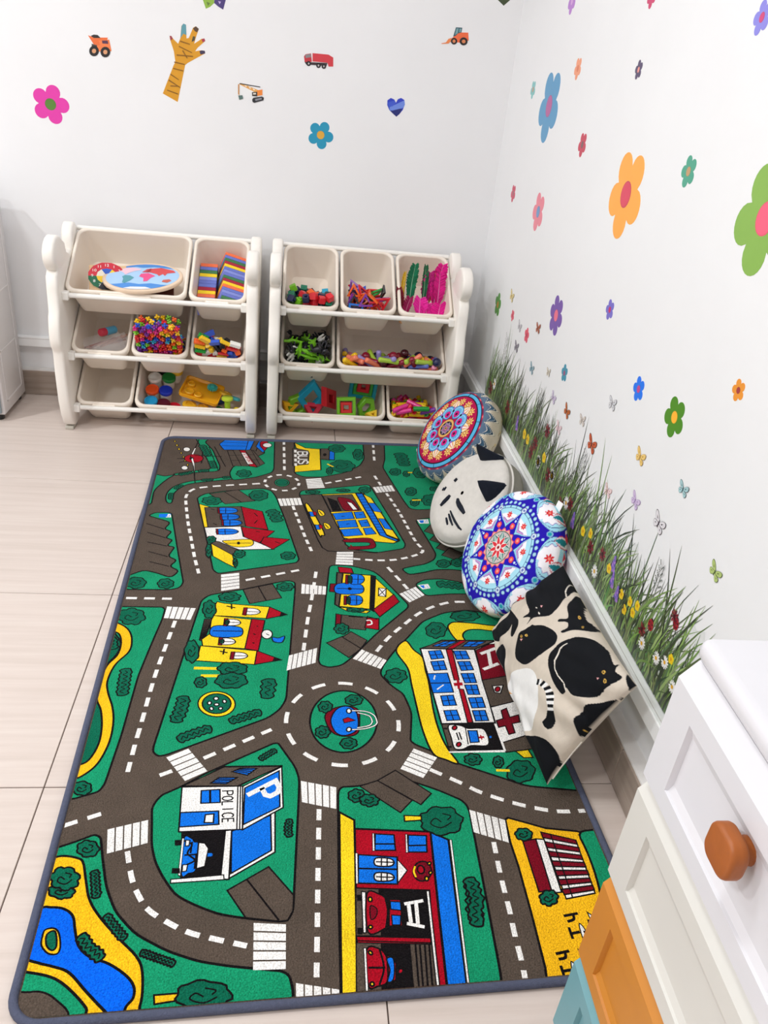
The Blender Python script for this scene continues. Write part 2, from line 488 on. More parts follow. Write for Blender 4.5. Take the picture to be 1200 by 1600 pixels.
['P','b',807,1262,837,1262,837,1294,809,1294],
['L','0',3,822,1262,823,1294],
['L','0',3,808,1278,837,1278],
['P','b',807,1301,836,1301,835,1333,808,1332],
['L','0',3,821,1301,822,1333],
['L','0',3,808,1317,835,1317],
['P','b',806,1343,838,1342,838,1374,807,1375],
['L','0',3,822,1343,822,1374],
['L','0',3,806,1359,838,1358],
['P','b',806,1383,835,1383,835,1414,806,1414],
['L','0',3,821,1383,820,1414],
['L','0',3,806,1398,835,1399],
['P','b',727,1261,775,1260,776,1324,728,1325],
['L','0',4,729,1293,776,1293],
['L','w',4,744,1267,739,1281],
['L','w',4,758,1299,740,1314],
['P','w',860,1176,923,1143,929,1267,848,1421,850,1390],
['P','d',862,1180,900,1158,956,1152,940,1267,852,1286],
['T','H','w',9,864,1249,871,1193,907,1229],
['P','k',852,1286,940,1267,938,1360,850,1372],
['P','w',871,1306,898,1304,884,1331,871,1327],
['C','r',881,1317,887,1317,878,1325],
['P','w',850,1374,914,1356,919,1456,847,1479],
['P','d',852,1415,869,1409,871,1385,885,1378,885,1406,907,1399,904,1421,885,1425,884,1452,869,1456,868,1431,852,1435],
['P','k',847,1479,919,1456,920,1497,849,1505],
['P','k',729,1421,754,1421,749,1497,731,1500],
['P','0',753,1421,847,1423,848,1500,748,1499],
['S','w',743,1426,769,1427,784,1436,818,1440,817,1483,780,1484,760,1493,743,1490,742,1462],
['P','b',782,1442,802,1443,799,1475,780,1476],
['p','r',805,1456,808,1455,808,1468,805,1469],
['p','r',801,1460,813,1459,813,1464,801,1465],
['C','r',755,1433,760,1433,753,1439],
['C','r',754,1480,759,1480,752,1486],
['L','0',4,756,1447,757,1468],
['L','0',4,762,1446,763,1467],
['L','0',3,779,1430,774,1481],
['L','0',6,731,1434,739,1434],
['L','0',6,731,1486,738,1485],
['p','w',729,1498,849,1499,848,1505,730,1502],
['L','w',6,847,1424,848,1501],
['C','b',827,1462,831,1462,826,1467],
['R',518,1406,624,1391,533,1276],
['S','g',591,1408,576,1451,547,1481,512,1491,479,1478,456,1447,449,1403,461,1358,490,1324,528,1312,563,1326,587,1362],
['S','d',481,1393,495,1370,528,1359,554,1371,554,1406,546,1440,520,1448,493,1435],
['S','b',493,1401,509,1368,533,1361,550,1381,547,1428,521,1445,501,1436],
['P','r',519,1399,530,1394,545,1403,521,1410],
['M','0',6,531,1374,568,1377,587,1390,591,1411],
['M','w',3,531,1374,568,1377,587,1390,591,1411],
['M','0',6,529,1430,562,1428,584,1420,591,1411],
['M','w',3,529,1430,562,1428,584,1420,591,1411],
['M','0',6,552,1381,576,1391,581,1408],
['M','w',3,552,1381,576,1391,581,1408],
['M','0',6,547,1425,573,1419,581,1408],
['M','w',3,547,1425,573,1419,581,1408],
['C','w',534,1375,539,1376,533,1382],
['C','w',529,1429,534,1429,528,1435],
['B',484,1361,499,1361,483,1378],
['B',548,1342,567,1342,547,1358],
['B',474,1434,489,1435,472,1451],
['B',525,1467,542,1467,524,1482],
['P','g',-53,999,105,1003,112,1012,110,1049,94,1157,81,1254,72,1429,61,1549,54,1567,-1,1586,-27,1461],
['S','q',-9,1071,10,1107,27,1139,25,1176,8,1215,-6,1240,-24,1162],
['S','q',-14,1323,8,1330,21,1358,31,1407,32,1453,21,1492,0,1507,-20,1461],
['S','o',-2,1063,22,1075,40,1097,50,1129,50,1170,27,1215,19,1265,25,1301,42,1348,51,1392,52,1444,42,1493,26,1520,4,1535,-9,1514,3,1504,21,1491,32,1453,31,1407,21,1358,7,1324,4,1283,9,1221,26,1183,28,1142,18,1107,-6,1089],
['B',37,1040,68,1040,41,1072],
['H',22,5,1121,14,1162],
['H',26,53,1229,54,1272,56,1314],
['B',22,1558,39,1559,25,1574],
['P','g',193,1007,197,975,215,952,296,928,360,904,416,886,434,893,434,919,401,1335,388,1364,363,1389,163,1484,149,1486,139,1475,138,1462],
['P','k',299,928,375,902,398,964,317,989],
['L','0',4,338,914,359,977],
['B',408,915,430,915,407,934],
['P','k',210,1051,231,1051,227,1065,213,1136,203,1132],
['L','0',3,210,1053,205,1130],
['L','0',3,214,1053,207,1130],
['L','0',3,218,1053,209,1130],
['L','0',3,222,1053,211,1130],
['L','0',3,226,1053,213,1130],
['P','y',208,1130,225,1109,226,1059,230,1038,323,1054,310,1165,212,1153],
['P','y',236,981,255,988,367,1003,358,1050,232,1038,224,1026],
['P','y',207,1153,337,1173,332,1221,198,1205,205,1180],
['P','r',367,1003,410,1035,358,1052],
['P','0',396,1025,410,1035,392,1043],
['P','r',337,1173,393,1206,332,1221],
['P','0',377,1198,393,1206,373,1211],
['P','r',323,1052,355,1058,340,1173,309,1165],
['L','0',4,335,1081,339,1082],
['L','0',4,328,1110,333,1114],
['L','0',4,326,1143,331,1146],
['S','b',233,1080,289,1082,303,1099,292,1121,231,1118],
['L','0',4,232,1098,301,1100],
['S','w',310,1010,333,1011,344,1024,332,1034,309,1033],
['L','0',3,310,1022,342,1024],
['P','d',303,1006,312,1006,309,1038,300,1036],
['S','w',265,1054,287,1055,297,1067,287,1077,264,1076],
['L','0',3,265,1065,296,1067],
['P','d',257,1050,266,1050,264,1080,256,1079],
['S','w',256,1127,277,1128,287,1140,277,1149,255,1148],
['L','0',3,256,1138,286,1140],
['P','d',248,1124,257,1124,255,1152,247,1151],
['S','w',285,1179,306,1180,316,1191,306,1200,284,1199],
['L','0',3,286,1190,314,1191],
['P','d',278,1176,287,1176,284,1203,276,1202],
['H',10,265,1057,263,1074],
['H',10,256,1131,254,1145],
['L','0',5,260,999,282,1007],
['L','0',5,272,991,273,1012],
['L','0',5,252,1173,270,1179],
['L','0',5,262,1165,260,1185],
['C','w',360,1112,373,1112,360,1129],
['L','0',3,358,1110,365,1116],
['S','b',373,1124,387,1127,402,1120,395,1143,376,1140],
['B',219,1012,235,1012,221,1048],
['B',189,1172,205,1172,192,1211],
['L','y',11,198,1230,254,1233],
['L','y',11,215,1256,255,1257],
['B',216,1277,229,1277,217,1294],
['B',283,1234,315,1235,284,1256],
['B',282,1273,316,1273,283,1298],
['B',266,961,293,960,267,981],
['C','y',254,1345,293,1347,256,1383],
['C','q',254,1344,284,1345,255,1374],
['C','w',252,1329,257,1329,252,1334],
['C','w',239,1342,243,1342,239,1347],
['C','w',270,1338,274,1339,270,1343],
['C','w',254,1347,259,1347,254,1351],
['C','w',244,1359,248,1360,244,1364],
['C','w',263,1359,267,1359,263,1363],
['H',28,185,1320,181,1363,172,1396],
['H',23,183,1444,217,1427,247,1415],
['H',22,283,1397,316,1384,347,1371],
['H',32,366,1270,362,1304,358,1331],
['P','g',153,1608,160,1591,168,1580,200,1563,245,1532,312,1495,372,1462,382,1461,414,1524,421,1554,419,1590,403,1800,401,1825,392,1841,379,1842,325,1833,282,1823,246,1806,212,1786,190,1755,172,1722,162,1688],
['P','k',294,1782,362,1742,403,1798,401,1825,392,1841,379,1842,325,1832],
['L','0',4,325,1763,378,1840],
['P','k',201,1562,277,1518,390,1521,304,1567],
['P','b',293,1531,308,1523,340,1525,322,1541],
['L','0',3,297,1529,327,1537],
['L','0',3,301,1527,331,1533],
['L','0',3,304,1525,336,1529],
['P','b',254,1557,269,1544,303,1546,283,1560],
['L','0',3,258,1554,288,1557],
['L','0',3,262,1550,293,1553],
['L','0',3,266,1547,298,1550],
['P','w',289,1667,316,1663,374,1629,373,1714,293,1762],
['P','b',297,1667,366,1636,367,1710,299,1751],
['P','w',202,1564,315,1567,316,1664,205,1663],
['L','0',3,305,1567,306,1663],
['L','0',3,310,1567,311,1664],
['P','w',314,1568,388,1523,389,1620,316,1665],
['P','b',318,1572,383,1533,383,1618,317,1654],
['T','P','w',10,323,1589,333,1614,376,1557],
['P','b',238,1574,272,1573,274,1603,239,1603],
['L','0',5,254,1574,256,1603],
['P','b',204,1622,272,1622,274,1651,205,1653],
['P','w',249,1629,264,1628,264,1647,248,1646],
['T','POLICE','0',2.6,276,1576,280,1651,296,1576],
['P','0',211,1664,285,1664,283,1754,217,1754],
['P','w',286,1665,297,1664,296,1762,282,1761],
['P','w',201,1756,287,1753,288,1762,201,1763],
['S','b',215,1677,229,1678,234,1685,242,1691,241,1739,229,1747,217,1748],
['P','w',241,1687,252,1689,259,1700,255,1735,241,1739],
['P','w',212,1677,216,1677,216,1751,212,1749],
['L','0',4,219,1711,239,1711],
['L','0',4,230,1685,229,1708],
['L','0',4,239,1709,238,1739],
['M','0',4,216,1682,230,1691,224,1708,237,1722,222,1731],
['P','0',201,1681,211,1681,211,1690,202,1690],
['P','0',202,1736,213,1737,214,1745,202,1744],
['P','w',219,1681,226,1682,225,1693,219,1693],
['P','w',218,1730,226,1730,225,1742,218,1743],
['C','b',265,1713,268,1713,265,1717],
['L','b',8,258,1713,265,1713],
['H',13,345,1502,361,1491,377,1479],
['H',13,401,1647,397,1665,398,1684],
['P','g',-23,1689,4,1685,36,1673,63,1661,74,1667,84,1708,99,1763,121,1809,157,1848,209,1879,256,1898,304,1909,381,1922,392,1929,397,1950,396,1999,4,2008,-62,1769],
['S','o',-21,1706,3,1703,21,1701,42,1706,54,1715,65,1749,77,1784,98,1815,132,1852,162,1882,174,1904,179,1937,178,1957,173,1972,111,1967,104,1954,85,1934,61,1914,39,1903,8,1895,-6,1891,-23,1825],
['S','B',5,1797,21,1794,41,1798,57,1811,65,1834,75,1860,95,1879,125,1892,153,1912,166,1929,167,1945,159,1956,155,1971,142,1970,127,1957,100,1931,70,1901,45,1890,23,1883,0,1872,-14,1841],
['S','o',19,1841,21,1831,34,1830,43,1840,49,1861,46,1871,33,1869,21,1856],
['S','q',25,1839,36,1835,43,1858,38,1865,28,1856],
['B',31,1767,51,1769,34,1780],
['B',31,1744,54,1745,36,1765],
['B',57,1689,75,1690,60,1705],
['H',14,76,1732,81,1756,88,1782],
['H',14,107,1813,125,1836,142,1855],
['H',11,169,1877,194,1888,221,1899],
['H',18,76,1843,88,1861,103,1875,114,1883],
['S','k',-5,1930,20,1925,40,1927,60,1939,82,1963,61,1992,-2,1987],
['P','o',196,1943,233,1943,235,1953,198,1956],
['B',267,1949,306,1952,268,1970],
['P','g',493,1595,496,1584,503,1578,536,1578,584,1564,613,1563,640,1571,687,1594,728,1620,736,1632,738,1648,735,1696,730,1774,718,1948,711,2001,467,1982,476,1825],
['P','k',536,1578,572,1566,633,1616,606,1643],
['P','k',572,1566,611,1542,673,1602,648,1627],
['P','y',492,1636,500,1642,518,1655,505,1827,490,1984,467,1982,478,1826],
['P','r',517,1674,655,1688,646,1804,628,1995,491,1984],
['P','b',655,1689,685,1707,658,1997,627,1995,641,1837],
['P','w',687,1707,691,1707,662,1998,658,1997],
['P','b',553,1687,587,1691,585,1723,548,1721],
['L','0',4,550,1708,587,1710],
['P','w',548,1685,551,1686,548,1722,544,1722],
['P','b',613,1693,646,1696,641,1730,607,1728],
['L','0',4,609,1715,644,1716],
['P','w',608,1691,611,1691,607,1729,603,1729],
['P','w',585,1740,600,1764,580,1787],
['P','b',518,1728,586,1737,579,1789,512,1783],
['L','0',4,515,1755,583,1761],
['P','w',513,1724,517,1725,512,1784,508,1784],
['S','w',548,1737,572,1739,579,1747,571,1754,546,1751],
['L','0',3,547,1744,578,1747],
['L','0',3,558,1738,556,1752],
['L','0',3,568,1738,566,1753],
['S','w',544,1766,568,1768,575,1776,567,1782,543,1780],
['L','0',3,544,1773,574,1776],
['L','0',3,554,1767,552,1781],
['L','0',3,564,1768,562,1781],
['C','d',626,1767,642,1768,622,1786],
['C','y',641,1753,644,1753,640,1756],
['C','y',640,1771,643,1771,639,1774],
['C','y',631,1782,634,1783,630,1786],
['C','r',624,1764,630,1765,623,1772],
['M','y',4,615,1757,611,1767,613,1778],
['P','0',508,1792,632,1804,622,1886,500,1874],
['p','k',508,1793,545,1797,539,1877,500,1874],
['P','w',516,1799,523,1800,516,1871,511,1871],
['S','r',525,1803,546,1806,555,1815,558,1834,555,1856,545,1867,519,1870],
['P','r',561,1816,580,1818,576,1864,554,1863],
['P','b',562,1820,579,1822,578,1837,561,1834],
['P','b',561,1844,576,1846,573,1862,560,1861],
['M','0',5,555,1815,556,1837,549,1866],
['S','d',528,1826,537,1830,538,1838,533,1847,526,1848],
['C','y',529,1814,532,1815,528,1818],
['C','y',524,1862,527,1862,524,1865],
['L','0',14,507,1810,514,1810],
['L','0',14,502,1867,510,1868],
['L','w',7,585,1826,618,1822],
['L','w',7,584,1860,612,1868],
['L','w',8,592,1827,591,1859],
['L','w',8,605,1825,602,1862],
['P','r',500,1876,618,1887,618,1895,500,1883],
['P','0',499,1887,623,1898,612,1994,490,1984],
['p','k',499,1887,537,1891,526,1987,490,1984],
['p','k',584,1895,621,1899,612,1994,577,1991],
['L','0',4,592,1896,584,1991],
['L','0',4,599,1897,590,1992],
['L','0',4,607,1897,597,1992],
['L','0',4,614,1898,604,1993],
['S','r',514,1898,534,1899,543,1911,543,1929,539,1951,524,1956,510,1954],
['P','r',544,1910,554,1913,557,1924,553,1949,542,1953],
['S','b',543,1916,553,1915,553,1933,548,1949,540,1950,546,1933],
['C','y',519,1904,522,1905,519,1907],
['C','y',516,1952,519,1952,516,1955],
['P','w',509,1896,513,1896,509,1962,505,1962],
['C','r',562,1936,566,1936,561,1940],
['M','0',4,534,1900,537,1929,527,1954],
['L','0',4,513,1927,539,1929],
['P','w',626,1805,631,1805,616,1994,611,1994],
['B',680,1665,719,1668,674,1696],
['P','y',612,1650,644,1653,643,1662,611,1663],
['B',528,1600,544,1600,527,1615],
['B',551,1612,569,1613,550,1626],
['H',27,707,1794,706,1821,701,1847,701,1866],
['P','o',803,1669,809,1665,839,1677,875,1692,933,1702,1068,1767,984,2005,784,1989,792,1948,797,1855,800,1767,799,1718],
['P','g',933,1703,973,1700,1100,1699,999,1916,924,1855,931,1825,936,1788,937,1742],
['P','d',823,1717,850,1714,845,1820,822,1819],
['P','w',849,1714,864,1716,862,1822,845,1823],
['P','w',864,1702,924,1721,921,1828,866,1835],
['P','d',863,1700,863,1712,924,1730,924,1721],
['P','d',864,1721,864,1733,923,1746,924,1737],
['P','d',864,1741,864,1752,923,1762,923,1753],
['P','d',864,1761,864,1772,923,1777,923,1768],
['P','d',864,1780,864,1791,923,1792,923,1784],
['P','d',864,1798,864,1809,922,1807,922,1799],
['P','d',864,1817,865,1827,922,1822,922,1813],
['L','0',3,880,1705,878,1834],
['B',829,1703,845,1704,826,1716],
['B',836,1831,852,1832,831,1845],
['L','0',6,851,1865,877,1862],
['M','0',6,868,1864,866,1872,854,1875],
['L','0',6,853,1885,853,1905],
['L','0',6,853,1896,869,1894],
['S','w',873,1880,879,1890,879,1908,872,1911,870,1898],
['P','w',894,1861,907,1874,896,1883],
['P','d',890,1875,905,1876,890,1896,888,1891],
['L','0',5,875,1895,889,1893],
['L','0',6,816,1927,840,1924],
['M','0',6,832,1926,830,1934,818,1936],
['L','0',6,818,1946,818,1964],
['L','0',6,818,1955,833,1954],
['S','w',837,1941,843,1950,843,1966,837,1970,834,1957],
['P','w',856,1923,869,1936,858,1943],
['P','d',853,1937,867,1938,854,1956,852,1951],
['L','0',5,840,1955,852,1953],
['H',24,707,1785,708,1805,710,1826,702,1848,701,1873],
['D',5,423,-1,420,232],
['D',17,339,335,235,353,156,372,126,392,114,427,115,462,132,588,149,685,165,776,182,855],
['D',4,305,885,447,836],
['D',3,13,965,124,968],
['R',410,325,465,322,412,269],
['C','g',410,325,434,324,410,352],
['C','q',410,325,429,324,410,345],
['Z',5,240,859,244,936,290,924,287,850],
['Z',6,394,435,467,427,472,472,402,482],
['D',4,462,71,459,199],
['D',3,751,-3,739,138],
['D',2,725,258,738,327],
['D',17,749,383,772,497,795,669,810,722,805,741,775,761,726,779,670,784,602,777],
['D',4,552,323,677,269],
['D',7,441,481,457,577,472,668,486,739],
['D',3,694,818,715,871,735,923],
['Z',6,489,295,493,363,549,355,540,284],
['Z',6,708,343,776,325,782,366,716,381],
['Z',5,558,741,549,807,597,811,605,740],
['D',7,493,843,474,972,462,1044,445,1173],
['D',10,618,1180,653,1130,698,1080,757,1023,827,986,886,981,967,986],
['Z',6,451,901,517,913,513,950,448,945],
['Z',5,708,946,759,912,777,950,729,984],
['Z',6,410,1191,479,1164,472,1217,403,1243],
['Z',6,583,1171,639,1213,621,1243,558,1204],
['Z',5,658,1486,621,1540,663,1565,702,1512],
['Z',5,423,1559,492,1579,488,1629,423,1609],
['Z',5,115,1000,187,1008,178,1055,112,1047],
['Z',5,165,1489,207,1551,247,1529,205,1468],
['D',11,141,1058,129,1150,119,1230,112,1309,107,1388,102,1451,98,1523],
['D',4,237,1495,369,1423],
['D',1,158,1534,180,1524],
['D',8,455,1627,446,1750,441,1823,433,1935],
['Z',5,401,1941,467,1956,466,1973,400,1974],
['D',8,123,1698,137,1748,151,1779,171,1808,201,1830,236,1850,274,1863,328,1879],
['D',8,681,1543,736,1579,766,1601,804,1621,838,1635,870,1646,914,1656,976,1657],
['Z',5,338,1841,338,1919,387,1921,389,1847],
['Z',5,82,1652,151,1635,156,1683,89,1701],
['D',2,5,1640,66,1617],
['Z',5,738,1643,803,1671,797,1720,735,1693],
['D',7,768,1716,764,1768,762,1808,761,1849,758,1892,757,1933,754,1970]]
RW, RL = 975, 1970
RC = {k: lin(v) for k, v in dict(g='#179468', q='#0a664c', k='#584c43', y='#fbd423', o='#fbbd1c', b='#0f72e2', B='#0666f0', r='#ac0c22', d='#7c0c20', w='#f4f0ec').items()}; RC['0'] = lin('#151214')
FONT = {'P': [[(0,0),(0,1),(.4,1),(.58,.88),(.58,.62),(.4,.5),(0,.5)]], 'O': [[(.3,0),(.08,.15),(0,.5),(.08,.85),(.3,1),(.52,.85),(.6,.5),(.52,.15),(.3,0)]], 'L': [[(0,1),(0,0),(.5,0)]], 'I': [[(.25,0),(.25,1)]],
 'C': [[(.58,.82),(.45,.97),(.25,1),(.06,.82),(0,.5),(.06,.18),(.25,0),(.45,.03),(.58,.18)]], 'E': [[(.5,0),(0,0),(0,1),(.5,1)],[(0,.5),(.42,.5)]], 'B': [[(0,0),(0,1),(.4,1),(.55,.87),(.55,.65),(.4,.53),(0,.53)],[(.4,.53),(.6,.4),(.6,.15),(.42,0),(0,0)]],
 'U': [[(0,1),(0,.25),(.1,.05),(.3,0),(.5,.05),(.6,.25),(.6,1)]], 'S': [[(.56,.85),(.4,1),(.18,1),(.03,.85),(.05,.64),(.3,.52),(.55,.38),(.58,.16),(.4,0),(.15,0),(0,.14)]], 'H': [[(0,0),(0,1)],[(.6,0),(.6,1)],[(0,.5),(.6,.5)]],
 'A': [[(0,0),(.3,1),(.6,0)],[(.12,.35),(.48,.35)]], 'R': [[(0,0),(0,1),(.4,1),(.57,.88),(.57,.62),(.4,.5),(0,.5)],[(.3,.5),(.6,0)]], 'T': [[(.3,0),(.3,1)],[(0,1),(.6,1)]]}
rugpolys = []                       # (points, colour)
def clip(p, m=9):
    for ax, lo, sg in ((0, m, 1), (0, RW-m, -1), (1, m, 1), (1, RL-m, -1)):
        q = []
        for i in range(len(p)):
            a, b = p[i-1], p[i]; da, db = sg*(a[ax]-lo), sg*(b[ax]-lo)
            if (da >= 0) != (db >= 0): t = da/(da-db); q.append(a+(b-a)*t)
            if db >= 0: q.append(b)
        p = q
        if len(p) < 3: return []
    return p
def rfill(p, c):
    p = clip([np.array(q, float) for q in p])
    if p: rugpolys.append(([p], RC[c]))
def rstroke(p, w, c, closed=False):
    p = [np.array(q, float) for q in p]; p = [q for i, q in enumerate(p) if i == 0 or np.hypot(*(q-p[i-1])) > .3]
    if closed and len(p) > 2 and np.hypot(*(p[0]-p[-1])) < .3: p.pop()
    m = len(p)
    if m < 2: return
    off = []
    for i in range(m):
        a = p[i]-p[i-1] if (closed or i) else p[1]-p[0]; b = p[(i+1) % m]-p[i] if (closed or i < m-1) else a
        na = np.array([-a[1], a[0]])/np.hypot(*a); nb = np.array([-b[1], b[0]])/np.hypot(*b); n = na+nb; l = n@n
        n = na if l < .35 else n*2/l
        off.append(n*w/2)
    qs = []
    for i in range(m if closed else m-1):
        j = (i+1) % m; q = clip([p[i]-off[i], p[j]-off[j], p[j]+off[j], p[i]+off[i]])
        if q: qs.append(q)
    if qs: rugpolys.append((qs, RC[c]))
def cloud(c, a, b, n, k=.13, seed=0):
    rr = random.Random(seed); ph = rr.random()*6; res = []
    for i in range(n*4):
        t = 2*pi*i/(n*4); r = 1-k+k*2*abs(sin(n*t/2+ph))**.8*.8+rr.uniform(-.03, .03)
        res.append(c+a*r*cos(t)+b*r*sin(t))
    return res
OW = 4.2
def rounded(p, d=16):
    res = []
    for i in range(len(p)):
        a, b, c = p[i-1], p[i], p[(i+1) % len(p)]; u, v = a-b, c-b; lu, lv = np.hypot(*u), np.hypot(*v); e = min(d, .4*lu, .4*lv); s0, s1 = b+u/lu*e, b+v/lv*e
        res += [(1-t)**2*s0+2*t*(1-t)*b+t*t*s1 for t in (0, .33, .67, 1)]
    return res
for idx, s in enumerate(RUG):
    k = s[0]; pts = lambda o: [np.array(s[i:i+2], float) for i in range(o, len(s), 2)]
    if k in 'PpSs':
        q = pts(2); q = catmull(q, True, 5) if k in 'Ss' else q
        if k == 'P' and s[1] == 'g': q = rounded(q)
        rfill(q, s[1]); x = np.array(q); y = np.roll(x, -1, 0); thick = abs((x[:, 0]*y[:, 1]-x[:, 1]*y[:, 0]).sum())/np.hypot(*(y-x).T).sum()
        if k in 'PS': rstroke(q, 1.3 if thick < 4 else 2 if thick < 8 else OW if np.ptp(x, 0).max() > 150 else 2.8, '0', True)
    elif k in 'LM': q = pts(3); rstroke(catmull(q, False, 5) if k == 'M' else q, s[2]*.8, s[1])
    elif k == 'C': c, x, y = pts(2); q = [c+(x-c)*cos(t)+(y-c)*sin(t) for t in np.linspace(0, 2*pi, 25)[:-1]]; rfill(q, s[1]); rstroke(q, 3, '0', True)
    elif k == 'B':
        c, x, y = pts(1); a, b = x-c, y-c; n = 7 if np.hypot(*a) < 70 else 10
        q = cloud(c, a, b, n, seed=idx); rfill(q, 'q'); rstroke(q, 3.2, '0', True)
        rstroke(catmull([c+a*.5+b*.1, c+b*.5, c-a*.5+b*.25, c-a*.3-b*.15, c+b*.1], False, 4), 2.4, '0'); rstroke(catmull([c+a*.05-b*.5, c+a*.45-b*.35, c+a*.3-b*.05], False, 4), 2.4, '0')
    elif k == 'H':
        q = catmull(pts(2), False, 6); w = s[1]/2; rr = random.Random(idx); lft, rgt = [], []
        L_ = np.r_[0, np.cumsum([np.hypot(*(q[i+1]-q[i])) for i in range(len(q)-1)])]; nb = max(5, int(L_[-1]/(w*.5)))
        for i in range(nb+1):
            t = L_[-1]*i/nb; j = min(np.searchsorted(L_, t, 'right')-1, len(q)-2); f = (t-L_[j])/max(1e-6, L_[j+1]-L_[j]); p = q[j]+(q[j+1]-q[j])*f; d = q[j+1]-q[j]; n = np.array([-d[1], d[0]])/np.hypot(*d)
            e = .55 if i in (0, nb) else 1
            lft.append(p+n*w*e*(.78+.3*(i % 2))*rr.uniform(.92, 1.08)); rgt.append(p-n*w*e*(1.08-.3*(i % 2))*rr.uniform(.92, 1.08))
        poly = catmull(lft+rgt[::-1], True, 3); rfill(poly, 'q'); rstroke(poly, 3.2, '0', True)
        rstroke(catmull([(lft[i]+rgt[i])/2+(lft[i]-rgt[i])*((.11 if i % 2 else -.1)+rr.uniform(-.06, .06)) for i in range(1, nb)], False, 4), 2.2, '0') if nb > 3 else None
    elif k in 'D':
        q = catmull(pts(2), False, 8); n = s[1]; L_ = np.r_[0, np.cumsum([np.hypot(*(q[i+1]-q[i])) for i in range(len(q)-1)])]; pitch = L_[-1]/(n-.45) if n > 1 else L_[-1]
        at = lambda t: np.array([np.interp(t, L_, [p[e] for p in q]) for e in (0, 1)])
        for i in range(n):
            t0 = i*pitch; t1 = min(t0+pitch*.6, L_[-1]) if n > 1 else L_[-1]
            rstroke([at(t0), at((t0+t1)/2), at(t1)], 8.8, 'w')
    elif k == 'Z':
        a, b, c, d = pts(2); n = s[1]
        for i in range(n):
            t0, t1 = (i+.07)/n, (i+.9)/n; rfill([a+(b-a)*t0, a+(b-a)*t1, d+(c-d)*t1, d+(c-d)*t0], 'w')
        rfl = [a, b, c, d]
    elif k == 'R':
        c, e, e2 = pts(1); r = (np.hypot(*(e-c))+np.hypot(*(e2-c)))/2; n = max(10, int(round(2*pi*r/62)))
        for i in range(n): rstroke([c+r*np.array([cos(t), sin(t)]) for t in np.linspace(2*pi*i/n, 2*pi*(i+.52)/n, 4)], 9, 'w')
    elif k == 'T':
        o, e, u = pts(4); txt = s[1]; bx = (e-o)/len(txt)/.78; up = u-o
        for i, ch in enumerate(txt):
            for st in FONT[ch]: rstroke([o+bx*(i*.78+.06+x)+up*y if len(txt) > 1 else o+(e-o)*x/.6+up*y for x, y in st], s[3], s[2])
rug = thing('play_rug', 'green and grey road map play rug on the tiled floor', 'rug', (-1.1437, -.3849, 0), radians(2.2))
rb = MB(); RZ = .0070
def rrect(w, h, r, n=8, x0=0, y0=0):
    return [(x0+cx+r*cos(a), y0+cy+r*sin(a)) for cx, cy, a0 in ((w-r, h-r, 0), (r, h-r, pi/2), (r, r, pi), (w-r, r, 1.5*pi)) for a in [a0+pi/2*i/n for i in range(n+1)]]
base = [(x, y-RL/1000) for x, y in rrect(RW/1000, RL/1000, .045)]
rb.prism([(x*.994+.003, y*.997-.003) for x, y in base], 0, RZ, col=RC['k'])
bbs = np.array([(*np.min([np.min(q, 0) for q in ps], 0), *np.max([np.max(q, 0) for q in ps], 0)) for ps, c in rugpolys]); lay = np.zeros(len(rugpolys), int)
for i in range(len(rugpolys)):
    if i:
        b = bbs[:i]; m = (b[:, 0] <= bbs[i, 2]) & (b[:, 2] >= bbs[i, 0]) & (b[:, 1] <= bbs[i, 3]) & (b[:, 3] >= bbs[i, 1]); lay[i] = (lay[:i][m].max() if m.any() else 0)+1
    else: lay[i] = 1
STEP = .0012/max(1, lay.max())
for (ps, c), l in zip(rugpolys, lay):
    for q in ps: rb.add([(p[0]/1000, -p[1]/1000, RZ+STEP*l) for p in q], [tuple(range(len(q)))[::-1]], c)
def pile_mat():
    m = mat('rug pile', attr=True, rough=.95, var=.0, spec=.05); N = m.node_tree.nodes; Lk = m.node_tree.links; b = N['Principled BSDF']
    tc = N.new('ShaderNodeTexCoord'); vo = N.new('ShaderNodeTexVoronoi'); vo.inputs['Scale'].default_value = 330; vo.inputs['Randomness'].default_value = 1; Lk.new(tc.outputs['Object'], vo.inputs['Vector'])
    n = N.new('ShaderNodeTexNoise'); n.inputs['Scale'].default_value = 420; n.inputs['Detail'].default_value = 2; Lk.new(tc.outputs['Object'], n.inputs['Vector'])
    n3 = N.new('ShaderNodeTexNoise'); n3.inputs['Scale'].default_value = 14; n3.inputs['Detail'].default_value = 4; Lk.new(tc.outputs['Object'], n3.inputs['Vector'])
    mr = N.new('ShaderNodeMapRange'); mr.inputs['From Min'].default_value = .3; mr.inputs['From Max'].default_value = .7; mr.inputs['To Min'].default_value = .72; mr.inputs['To Max'].default_value = 1.25; Lk.new(n.outputs['Fac'], mr.inputs['Value'])
    m3 = N.new('ShaderNodeMapRange'); m3.inputs['From Min'].default_value = .3; m3.inputs['From Max'].default_value = .7; m3.inputs['To Min'].default_value = .9; m3.inputs['To Max'].default_value = 1.08; Lk.new(n3.outputs['Fac'], m3.inputs['Value'])
    mu = N.new('ShaderNodeMath'); mu.operation = 'MULTIPLY'; Lk.new(mr.outputs[0], mu.inputs[0]); Lk.new(m3.outputs[0], mu.inputs[1])
    vm = [x for x in N if x.type == 'VECT_MATH'][0]; Lk.new(mu.outputs[0], vm.inputs['Scale'])
    bp = N.new('ShaderNodeBump'); bp.inputs['Strength'].default_value = .7; bp.inputs['Distance'].default_value = .003; bp.invert = True; Lk.new(vo.outputs['Distance'], bp.inputs['Height']); Lk.new(bp.outputs[0], b.inputs['Normal'])
    b.inputs['Sheen Weight'].default_value = .03
    return m
rme = bpy.data.meshes.new('pile'); rme.from_pydata(rb.v, [], rb.f); rme.materials.append(pile_mat())
